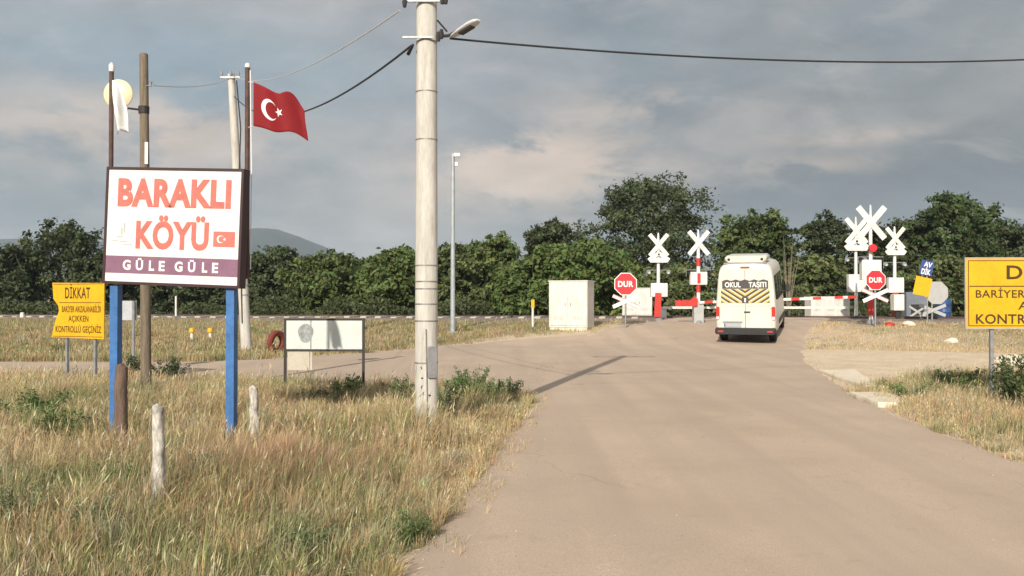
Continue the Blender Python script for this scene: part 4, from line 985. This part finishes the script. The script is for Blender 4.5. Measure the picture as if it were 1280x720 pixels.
def mast(name, label, px, top, d, arm, style, box=None, boxw=.7, red_low=False, lamp=False, rz=0):
    x = gx(px, d); zg = hz(x, d)+.02; o = thing(name, label, 'crossing mast', (x, d, zg), rz, 'crossing masts')
    zt = at(0, top, d).z-zg; zc = zt-arm*.44
    MB().tube([(0, 0, -.1), (0, 0, zc+.1), (0, 0, zt)], [.085, .07, .035], 12).build('pole', WHITE, o, True)
    mb = MB(); crossbuck(mb, zc, arm, arm*.145, -.10); cb = mb.build('crossbuck', WHITE, o)
    if style == 'double':
        mb = MB(); k = arm*.36; zl = zc-arm*.40
        for sg_ in (-1, 1): mb.box((sg_*k*.5, -.145, zl-.02), (k*1.25, .02, arm*.14), Euler((0, sg_*R(35), 0)))
        mb.box((0, -.165, zl-arm*.14), (arm*.62, .02, arm*.17)); mb.build('lower_arm', WHITE, o)
    if style == 'red':
        for z0, z1 in ((zc-.15, zc+.15), (zc-arm*.5-.35, zc-arm*.5), (1.30, 1.75), (.15, .9)):
            MB().lathe([(.07, z0), (.092, z0+.005), (.092, z1-.005), (.07, z1)], 14, 'Z').build('red_band', RED, o, True)
    zs = zc-arm*.62
    if lamp:
        for dx in (0,):
            mb = MB(); mb.lathe([(.02, -.30), (.16, -.28), (.17, -.16), (.13, -.10)], 18); q = mb.build('signal_lamp', SIGNRED, o, True); q.location = (dx, 0, zs)
            mb = MB(); mb.lathe([(.0, -.306), (.11, -.304), (.12, -.29)], 18); q2 = mb.build('lens', mat('red_lens', (.75, .03, .05), .2, .02, 3), q, True)
    zb_ = zs-.35
    mb = MB(); mb.tube([(-.52, 0, zb_), (.52, 0, zb_)], .018, 6); mb.tube([(-.52, 0, zb_), (-.52, 0, zb_-.28)], .016, 6); mb.tube([(.52, 0, zb_), (.52, 0, zb_-.22)], .016, 6); mb.build('bracket', GALV, o, True)
    for sx in (-1, 1):
        mb = MB(); mb.lathe([(.02, .05), (.075, .04), (.085, -.05), (.075, -.13), (.0, -.06)], 14); q = mb.build('signal_head', DARK if style == 'red' or lamp else GREYB, o, True); q.location = (sx*.44, 0, zb_-.10)
    if box:
        zt_, zbx = (at(0, py, d).z-zg for py in box); mb = MB(); mb.box((.0 if style != 'double' else .03, .02, (zt_+zbx)/2), (boxw, .30, zt_-zbx), bev=.015); b_ = mb.build('control_box', WHITE, o)
        if style == 'red':
            MB().box((0, -.137, (zt_+zbx)/2), (.14, .006, (zt_-zbx)*.8)).build('red_band', RED, b_)
    if style == 'single': MB().lathe([(.08, .35), (.12, .355), (.12, .995), (.08, 1.0)], 14, 'Z').build('red_band', RED, o, True)
    if red_low:
        mb = MB(); mb.box((-.05, -.13, .72), (.30, .07, 1.12), Euler((0, R(3), 0)), bev=.02); mb.build('counterweight', RED, o)
    MB().lathe([(.2, -.02), (.2, .05), (.1, .16), (.085, .18)], 12, 'Z').build('foot', GALV, o, True)
    return o
mast('crossing_mast', 'white crossing mast with double cross, leftmost, behind left stop sign', 823, 291, 40.5, 1.28, 'double', (354, 371), .75, True)
mast('crossing_mast', 'red and white banded crossing mast left of the minibus', 873, 287, 38, 1.30, 'red', (340, 356), .72)
mast('crossing_mast', 'tallest crossing mast at right with red lamp below its cross', 1088.5, 256, 37, 1.72, 'single', (325, 350), .82, False, True)
mast('crossing_mast', 'white double cross mast left of the tallest mast at right', 1070, 271, 43, 1.55, 'double', (343, 365), .85)
mast('crossing_mast', 'white double cross mast rightmost, with red counterweight', 1118.5, 283, 42, 1.28, 'double', (347, 366), .72, True)
# barrier booms
def boom_thing(label, px, d, z_, length, direction, counter, bands, rz, slope=0.0):
    x = gx(px, d); zg = hz(x, d); o = thing('barrier', label, 'barrier', (x, d, zg), rz, 'barriers at the crossing')
    z = z_-zg
    MB().box((0, .28, z*.5-.02), (.42, .45, z+.1), bev=.02).build('machine_housing', GREYB if counter else WHITE, o)
    mb = MB(); L_ = length*direction; mb.box((L_/2, 0, z+slope*L_/2), (abs(L_), .05, .11), Euler((0, -math.atan(slope), 0))); bm = mb.build('boom', WHITE, o)
    for t_ in bands:
        xx = L_*t_; MB().box((xx, 0, z+slope*xx), (.36, .058, .118), Euler((0, -math.atan(slope), 0))).build('red_band', RED, bm)
    if counter:
        mb = MB(); mb.box((-.55*direction, .02, z-.04), (.95, .10, .26), bev=.02); mb.box((-.22*direction, .02, z+.10), (.3, .08, .2), Euler((0, R(-35)*direction, 0))); mb.build('counterweight', RED, o)
    return o
boom_thing('lowered barrier with red counterweight and red bands, left of minibus', 874, 37.8, at(0, 378, 37.8).z, 6.6, 1, True, (.06, .62, .76, .90, .985), 0, .035)
boom_thing('lowered thin white barrier beyond the rails, behind the minibus', 828, 42.5, at(0, 384.5, 42.5).z, 8.9, 1, False, (.5, .56), 0)
# stop signs
def octagon(r_): return [(r_*math.cos(math.pi/8+k*math.pi/4)/math.cos(math.pi/8), r_*math.sin(math.pi/8+k*math.pi/4)/math.cos(math.pi/8)) for k in range(8)]
def stop_sign(label, px, cy, rpx, d, rz=0, buck=True):
    x = gx(px, d); zg = hz(x, d); o = thing('stop_sign', label, 'stop sign', (x, d, zg), rz); zc = at(0, cy, d).z-zg; rr = rpx/FPX*d
    MB().tube([(0, .04, -.1), (0, .04, zc+rr*.8)], .035, 10).build('post', GALV, o, True)
    mb = MB(); mb.prism([(p[0], p[1]+zc) for p in octagon(rr)], -.012, .0); pl = mb.build('plate', FLAGW, o)
    mb = MB(); mb.prism([(p[0], p[1]+zc) for p in octagon(rr*.93)], -.016, -.0125); mb.build('red_face', SIGNRED, pl)
    lettering('DUR', -rr*.68, rr*.68, zc-rr*.27, zc+rr*.27, -.020, FLAGW, pl, .035, 1.08)
    if buck:
        mb = MB(); zq = zc-rr*1.55
        for sg_ in (-1, 1): mb.box((0, .010+.012*sg_, zq), (1.12, .014, .15), Euler((0, sg_*R(24), 0)))
        cb = mb.build('crossbuck', FLAGW, o); mb = MB()
        for sg_ in (-1, 1):
            for e in (-.062, .062):
                v = Matrix.Rotation(sg_*R(24), 3, 'Y') @ Vector((0, 0, e)); mb.box((v.x, -.004-.002*(sg_ < 0), zq+v.z), (1.10, .004, .022), Euler((0, sg_*R(24), 0)))
        mb.build('red_edge', mat('faded_pink', (.60, .25, .24), .5, .08, 9), cb)
    return o
stop_sign('red octagonal stop sign left of the road beside white cabinets', 782, 355, 14, 36, R(-4))
stop_sign('red octagonal stop sign right of the road under the tall mast', 1094.5, 350, 12.5, 35.5, R(2))

# tilted blue and yellow signs, octagon back, low things at right
d = 38; p = at(1160, 395, d); o = thing('direction_sign', 'tilted blue sign with white letters above a tilted yellow plate', 'sign', (p.x, p.y, hz(p.x, p.y)))
zc = at(0, 335, d).z-o.location.z
MB().tube([(0, .06, -.1), (-.02, .06, zc+.3)], .03, 8).build('post', GALV, o, True)
bl_ = MB().box((0, 0, 0), (.54, .02, .64), bev=.004).build('blue_plate', mat('blue_sign', (.04, .075, .24), .45, .06, 4), o); bl_.location = (-.05, 0, zc); bl_.rotation_euler = (0, R(12), 0)
lettering('AV', -.15, .20, .04, .26, -.013, FLAGW, bl_, .03); lettering('DİK', -.20, .20, -.29, -.05, -.013, FLAGW, bl_, .03, ref='DIK')
yl = MB().box((0, 0, 0), (.70, .02, .80), bev=.004).build('yellow_plate', YEL, o); yl.location = (-.24, -.01, at(0, 358, d).z-o.location.z); yl.rotation_euler = (0, R(12), 0)
d = 39.5; p = at(1171, 397, d); o = thing('stop_sign', 'grey back of an octagonal sign behind the tilted yellow plate', 'stop sign', (p.x, p.y, hz(p.x, p.y)))
zc = at(0, 366, d).z-o.location.z; MB().tube([(-.2, .04, -.1), (-.2, .04, zc)], .035, 8).build('post', GALV, o, True)
MB().prism([(q[0], q[1]+zc) for q in octagon(.50)], 0, .02).build('plate', mat('grey_plate', (.40, .40, .39), .5, .06, 4), o)
mb = MB()
for sg_ in (-1, 1): mb.box((-.2, -.02+.014*sg_, zc-.78), (1.25, .02, .14), Euler((0, sg_*R(22), 0)))
mb.build('crossbuck', mat('grey_plate', (.4, .4, .39)), o)
d = 43; p = at(1146, 397, d); o = thing('utility_box', 'low grey metal box with dark opening right of crossing masts', 'box', (p.x, p.y, hz(p.x, p.y)))
MB().box((0, .3, .72), (1.0, .6, 1.30), bev=.02).build('body', mat('bluegrey_steel', (.17, .19, .22), .5, .1, 3), o); MB().box((.02, -.004, .50), (.62, .012, .55), bev=.01).build('opening', DARK, o)
mb = MB(); 
for sg_ in (-1, 1): mb.box((.02, -.03+.016*sg_, .42), (.95, .02, .1), Euler((0, sg_*R(33), 0)))
mb.build('cross_brace', mat('grey_plate', (.4, .4, .39)), o)
d = 45; p = at(1179, 398, d); o = thing('barrel', 'blue plastic barrel behind the grey octagonal sign back', 'barrel', (p.x, p.y, hz(p.x, p.y)))
MB().lathe([(.30, 0), (.36, .06), (.37, .32), (.385, .34), (.385, .38), (.37, .40), (.37, .72), (.385, .74), (.385, .78), (.36, .98), (.30, 1.02), (.02, 1.0)], 20, 'Z').build('drum', mat('blue_plastic', (.03, .07, .20), .45, .08, 4), o, True)
MB().lathe([(.04, 1.0), (.045, 1.04), (.02, 1.045)], 10, 'Z').build('bung', DARK, o).location = (.18, 0, 0)
d = 41; p = at(1124, 400, d); o = thing('machine_cabinet', 'small white machine cabinet at the foot of rightmost mast', 'cabinet', (p.x, p.y, hz(p.x, p.y)))
MB().box((0, .2, .85), (.48, .42, .75), bev=.02).build('body', WHITE, o); MB().box((0, .2, .24), (.2, .2, .5)).build('pedestal', DARK, o)
MB().box((0, -.014, .85), (.40, .02, .62), bev=.006).build('door', WHITE, o)

# track-side markers
def marker(label, px, base_py, top_py, d, cap, wd=.06, name='marker_post', group='track side marker posts'):
    x = gx(px, d); zg = hz(x, d); o = thing(name, label, 'marker post', (x, d, zg), 0, group); z = at(0, top_py, d).z-zg
    MB().tube([(0, 0, -.1), (0, 0, z-.1)], wd, 8).build('post', WHITE if cap != 'w' else WHITE, o, True)
    if cap == 'y': MB().lathe([(.02, z-.22), (.105, z-.17), (.105, z-.05), (.08, z+.0), (.01, z+.01)], 12, 'Z').build('cap', YEL, o, True)
    if cap == 't': MB().box((0, 0, z-.06), (.14, .10, .36), bev=.01).build('cap', YEL, o)
    if cap == 'w': MB().lathe([(.08, z-.15), (.10, z-.12), (.10, z), (.02, z+.03)], 10, 'Z').build('cap', WHITE, o, True)
marker('white post with round yellow cap, left of two by the railway', 240, 424, 410, 34, 'y')
marker('white post with round yellow cap, right of two by the railway', 263, 422, 410, 34.5, 'y')
marker('yellow topped thin stake left of the large white cabinet', 666, 411, 378, 37, 't', .05)
marker('short white marker post near the left photo edge by the rails', 28, 402, 391, 46, 'w', .11)
marker('thin white post standing behind the village sign near the rails', 220, 402, 368, 46, 'n', .05)
d = 27; p = at(346, 432, d); o = thing('tyre', 'old tyre painted red standing beside the blank notice board', 'tyre', (p.x, p.y, hz(p.x, p.y)+.32)); o.rotation_euler = (0, 0, R(62))
mb = MB(); prof = [(.20, .07), (.30, .09), (.36, .06), (.36, -.06), (.30, -.09), (.20, -.07), (.20, .07)]; n = 24; V = []; F = []
for rr, a in prof:
    for q in range(n): th = 2*math.pi*q/n; V.append((rr*math.cos(th), a, rr*math.sin(th)))
for i in range(len(prof)-1):
    for q in range(n): F.append((i*n+q, (i+1)*n+q, (i+1)*n+(q+1) % n, i*n+(q+1) % n))
mb.add(V, F); mb.build('rubber', mat('faded_red', (.20, .045, .03), .7, .15, 5), o, True)
MB().tube([(0, 0, -.40), (0, 0, -.18)], .03, 6).build('stake', DARK, o)

# concrete slabs beside the road at right
def slab(label, pts, th, seed):
    r = random.Random(seed); P = []
    for px, py in pts: x, d_ = gp(px, py); P.append((x, d_))
    cxs = sum(p[0] for p in P)/len(P); cys = sum(p[1] for p in P)/len(P); z = hz(cxs, cys)
    Q_ = []
    for i in range(len(P)):
        a, b_ = P[i], P[(i+1) % len(P)]
        for k in range(6): u = k/6; Q_.append((a[0]+(b_[0]-a[0])*u+r.uniform(-.02, .02)-cxs, a[1]+(b_[1]-a[1])*u+r.uniform(-.02, .02)-cys))
    n = len(Q_); mb = MB(); mb.add([(q[0], q[1], -.1) for q in Q_]+[(q[0], q[1], th-.03) for q in Q_]+[(q[0]*.97, q[1]*.97, th) for q in Q_], [tuple(range(2*n, 3*n))]+[(i, (i+1) % n, n+(i+1) % n, n+i) for i in range(n)]+[(n+i, n+(i+1) % n, 2*n+(i+1) % n, 2*n+i) for i in range(n)])
    o = mb.build('concrete_slab', CONC2); o.location = (cxs, cys, z); tag(o, label, 'concrete slab', 'concrete slabs at the road edge'); return o
slab('pale broken concrete slab at the road edge, farther of two', [(1021, 466), (1078, 487), (1096, 487), (1070, 466)], .075, 5)
slab('pale broken concrete slab at the road edge, nearer of two', [(1060, 495), (1096, 509), (1124, 509), (1122, 495)], .075, 6)
# loose stones on the dry bank
for i, (px, py, s_, m_, lb) in enumerate([(1112, 408.5, .20, RED, 'small red block on the dry bank below the right masts'), (1136, 409, .26, CONC2, 'pale stone on the dry bank right of the red block'), (1189, 420, .22, CONC2, 'pale stone on the dry bank left of the right yellow sign'), (1262, 462, .35, CONC2, 'pale stones by the dark weed under the yellow sign')]):
    dd_ = {0: 36, 1: 36, 2: 31, 3: 22}[i]; x = gx(px, dd_); r = random.Random(i)
    mb = MB(); mb.lathe([(.25*s_, -s_*.3), (.9*s_, -s_*.1), (s_, .15*s_), (.7*s_, .5*s_), (.2*s_, .62*s_)], 9, 'Z'); mb.v = [(a*r.uniform(.75, 1.2), b_*r.uniform(.75, 1.1), c_*r.uniform(.8, 1.2)) for a, b_, c_ in mb.v]
    o = mb.build('stone', m_, None, True); o.location = (x, dd_, hz(x, dd_)+.02); tag(o, lb, 'stone')

# ------------------------------------------------------------------ school minibus
VX, VY = gx(932, 30.9), 30.9; VH = R(-20.5)
fx_, fy_ = math.sin(-VH), math.cos(-VH)
pit = math.atan2(hz(VX+fx_*4.6, VY+fy_*4.6)-hz(VX+fx_*.9, VY+fy_*.9), 3.7)
van = bpy.data.objects.new('school_minibus', None); COL.objects.link(van); van.location = (VX, VY, hz(VX+fx_*.9, VY+fy_*.9)+.022-math.tan(pit)*.9)
van.scale = (1.035, 1.035, 1.035); van.rotation_euler = Euler((pit, 0, VH)); tag(van, 'cream white school minibus seen from behind at the level crossing', 'minibus')
CREAM = mat('cream_car_paint', (.655, .63, .555), .3, .04, 1.5, 0, 0, (.57, .545, .475), spec=.5); GLASS = mat('dark_tinted_glass', (.02, .022, .025), .08, .05, 2, spec=.6); PLAST = mat('black_plastic', (.03, .03, .03), .6, .1, 6); SILV = mat('silver_paint', (.33, .32, .30), .35, .05, 3, .3)
def half_w(z, top):        # body half width at height z
    return float(np.interp(z, [.3, .55, 1.1, 1.35, 2.2, 2.55, 2.68, 2.75], [.93, .97, .985, .97, .90, .85, .75, .52]))
def ring(y, zb, top, inset=0.0, n=9):
    sc_ = top/2.75; zs = [.34, .55, .95, 1.3, 1.75, 2.2, 2.45, 2.60, 2.69, 2.735, 2.75]; pts = []
    for zr in zs:
        z = zb+(zr-.34)*(top-zb)/(2.75-.34); hw = half_w(zr, top) if zr < 2.75 else .34
        pts.append((hw-inset, z-(inset if zr > 2.5 else 0)))
    R_ = [(p[0], y, p[1]) for p in pts]; Lf = [(-p[0], y, p[1]) for p in reversed(pts)]
    return R_+Lf
secs = [(0.0, .42, 2.68, .07), (.03, .40, 2.73, .025), (.10, .36, 2.75, 0), (.6, .34, 2.75, 0), (2.5, .34, 2.75, 0), (4.0, .34, 2.72, 0), (4.35, .34, 2.60, .01), (4.8, .34, 2.05, .03), (5.15, .34, 1.55, .04), (5.45, .34, 1.30, .05), (5.85, .34, 1.15, .07), (6.0, .38, .98, .13)]
mb = MB(); rings = [ring(*s_) for s_ in secs]; n = len(rings[0])
for q in rings: mb.v += q
for i in range(len(rings)-1):
    for k in range(n): mb.f.append((i*n+k, i*n+(k+1) % n, (i+1)*n+(k+1) % n, (i+1)*n+k))
mb.f += [tuple(range(n-1, -1, -1)), tuple(range((len(rings)-1)*n, len(rings)*n))]
mb.build('body', CREAM, van, True)
# rear doors
for sx in (-1, 1):
    poly = [(sx*.008, .50), (sx*.86, .50), (sx*.875, 1.1), (sx*.86, 1.36), (sx*.785, 2.25), (sx*.75, 2.45), (sx*.66, 2.52), (sx*.008, 2.54)]
    dr = MB().prism(poly, -.016, .03).build('rear_door', CREAM, van)
    mb = MB(); mb.box((sx*.845, -.03, .75), (.04, .03, .1)); mb.box((sx*.83, -.03, 1.28), (.04, .03, .08)); mb.build('hinge', CREAM, dr)
MB().box((0, -.008, 1.5), (.016, .012, 2.0)).build('door_seam', PLAST, van); MB().box((0, -.005, 2.60), (.30, .05, .05), bev=.01).build('brake_light', RED, van)
for sx in (-1, 1): MB().box((sx*.44, -.0175, 1.30), (.80, .003, .012)).build('door_crease', SILV, van)
mb = MB(); mb.box((.06, -.03, 1.10), (.20, .03, .045), bev=.008); mb.build('door_handle', PLAST, van)
# rear window with school sticker
WX, WZ0, WZ1 = .795, 1.38, 2.20
rw = MB().prism([(-.835, WZ0), (.835, WZ0), (.775, WZ1), (-.775, WZ1)], -.024, -.017).build('rear_window', mat('cream_sticker', (.66, .60, .44), .4, .05, 4), van)
DGREY = mat('sticker_grey', (.075, .072, .072), .45, .06, 8); SYEL = mat('sticker_yellow', (.62, .42, .09), .45, .06, 8)
MB().box((0, -.0262, 2.02), (1.50, .003, .27)).build('sticker_band', DGREY, rw)
lettering('OKUL', -.66, -.14, 1.93, 2.11, -.029, FLAGW, rw, .03, 1.02); lettering('TAŞITI', .12, .69, 1.93, 2.11, -.029, FLAGW, rw, .03, 1.02, ref='TAITI')
def clip_poly(P, x0, x1, z0, z1):
    for ax_, lim, sg_ in ((0, x0, 1), (0, x1, -1), (1, z0, 1), (1, z1, -1)):
        o_ = []
        for i in range(len(P)):
            a, b_ = P[i], P[(i+1) % len(P)]; da, db = (a[ax_]-lim)*sg_, (b_[ax_]-lim)*sg_
            if da >= 0: o_.append(a)
            if da*db < 0: t_ = da/(da-db); o_.append((a[0]+(b_[0]-a[0])*t_, a[1]+(b_[1]-a[1])*t_))
        P = o_
        if not P: return P
    return P
mbd, mby = MB(), MB()
for k in range(7):
    zc_ = .88+k*.17
    for sx in (-1, 1):
        for mb, dz, th in ((mbd, 0, .075), (mby, .075, .05)):
            z_ = zc_+dz; P = clip_poly([(0, z_), (1.0, z_+.66), (1.0, z_+.66+th), (0, z_+th)], .0, .79, WZ0+.03, 1.875)
            if len(P) > 2: mb.prism([(sx*a, b_) for a, b_ in P], -.0275 if mb is mbd else -.0268, -.0245)
mbd.build('sticker_stripe', DGREY, rw); mby.build('sticker_stripe', SYEL, rw)
MB().box((0, -.0295, 1.50), (.22, .003, .20)).build('sticker_emblem', DGREY, rw)
mb = MB(); mb.box((0, -.032, 1.475), (.05, .002, .09)); mb.box((0, -.032, 1.545), (.06, .002, .04)); mb.build('emblem_figure', FLAGW, rw)
mb = MB()
for k in range(5):
    xx = -.6+k*.3; mb.prism([(xx-.13, 2.155), (xx+.13, 2.155), (xx, 2.20)], -.0265, -.0245)
mb.build('sticker_point', DGREY, rw)
for sx in (-1, 1):
    mb = MB(); mb.box((sx*.905, .0, 1.06), (.12, .10, .44), bev=.03); tl = mb.build('tail_light', mat('tail_light_red', (.48, .04, .03), .25, .05, 5), van, True)
    MB().box((sx*.905, -.054, .90), (.09, .006, .09)).build('reverse_lens', FLAGW, tl)
mb = MB(); mb.box((0, -.05, .46), (1.98, .22, .22), bev=.04); bp_ = mb.build('bumper', PLAST, van, True)
for sx in (-1, 1): MB().box((sx*.80, -.163, .46), (.18, .008, .05)).build('reflector', RED, bp_)
pl = MB().box((-.42, -.03, .655), (.56, .014, .125), bev=.004).build('number_plate', mat('plate_white', (.42, .44, .46), .4, .12, 30), van); MB().box((-.68, -.0385, .655), (.035, .003, .115)).build('blue_strip', mat('blue_sign', (.03, .07, .3)), pl)
MB().box((-.42, -.024, .76), (.66, .03, .05), bev=.01).build('plate_light_bar', SILV, van)
mb = MB(); mb.box((0, 1.0, 2.87), (1.36, 1.7, .24), bev=.07); ac = mb.build('roof_air_unit', CREAM, van, True)
for sx in (-.54, .54):
    mb = MB(); mb.lathe([(.0, .135), (.045, .137), (.05, .16)], 12); q = mb.build('marker_lamp', PLAST, ac); q.location = (sx, 0, 2.86)
MB().box((0, .10, 2.735), (1.40, .10, .05)).build('gutter', SILV, van)
# side windows, both sides
for sx in (-1, 1):
    for (y0, y1) in ((.45, 1.55), (1.65, 2.75), (2.85, 3.75)):
        a0, a1 = 1.42, 2.28; w0, w1 = half_w(1.42, 0)+.004, half_w(2.28, 0)+.006
        V = [(sx*w0, y0, a0), (sx*w0, y1, a0), (sx*w1, y1, a1), (sx*w1, y0, a1)]; V += [(p[0]-sx*.02, p[1], p[2]) for p in V]
        mb = MB(); mb.add(V, [(0, 1, 2, 3), (7, 6, 5, 4), (0, 4, 5, 1), (1, 5, 6, 2), (2, 6, 7, 3), (3, 7, 4, 0)]); mb.build('side_window', GLASS, van)
    mb = MB(); mb.box((sx*.985, 3.1, .62), (.03, 3.0, .16), bev=.01); mb.build('side_strip', PLAST, van)
    mb = MB(); mb.box((sx*1.09, 4.75, 1.55), (.16, .10, .30), bev=.03); mb.tube([(sx*.92, 4.75, 1.42), (sx*1.06, 4.75, 1.45)], .025, 6); mb.build('mirror', PLAST, van, True)
    V = [(sx*.978, 3.85, 1.40), (sx*.955, 4.75, 1.40), (sx*.90, 4.50, 1.95), (sx*.893, 3.85, 2.15)]; V += [(p[0]-sx*.03, p[1], p[2]) for p in V]
    mb = MB(); mb.add(V, [(0, 1, 2, 3), (7, 6, 5, 4), (0, 4, 5, 1), (1, 5, 6, 2), (2, 6, 7, 3), (3, 7, 4, 0)]); mb.build('front_door_window', GLASS, van)
    MB().box((sx*.62, 5.97, .82), (.36, .1, .22), bev=.04).build('headlight', FLAGW, van, True)
V = [(-.80, 4.42, 2.50), (.80, 4.42, 2.50), (.90, 5.13, 1.60), (-.90, 5.13, 1.60)]; V += [(p[0], p[1]+.06, p[2]+.04) for p in V]
mb = MB(); mb.add(V, [(0, 1, 2, 3), (7, 6, 5, 4), (0, 4, 5, 1), (1, 5, 6, 2), (2, 6, 7, 3), (3, 7, 4, 0)]); mb.build('windscreen', GLASS, van)
MB().box((0, 3.0, .36), (1.70, 5.5, .16)).build('underbody', PLAST, van)
for yy in (.95, 4.95):
    for sx in (-1, 1):
        e = thing('wheel', None, None, (sx*.82, yy, .345)); e.parent = van
        MB().lathe([(.20, -.115), (.31, -.12), (.345, -.08), (.345, .08), (.31, .12), (.20, .115)], 26, 'X').build('tyre', BLACK, e, True)
        MB().lathe([(.02, -.10 if sx < 0 else .10), (.10, -.118 if sx < 0 else .118), (.20, -.10 if sx < 0 else .10), (.205, 0)], 20, 'X').build('rim', SILV, e, True)
mb = MB()
for sx in (-1, 1):
    mb.box((sx*.86, .62, .35), (.20, .012, .26))
mb.build('mud_flap', BLACK, van)
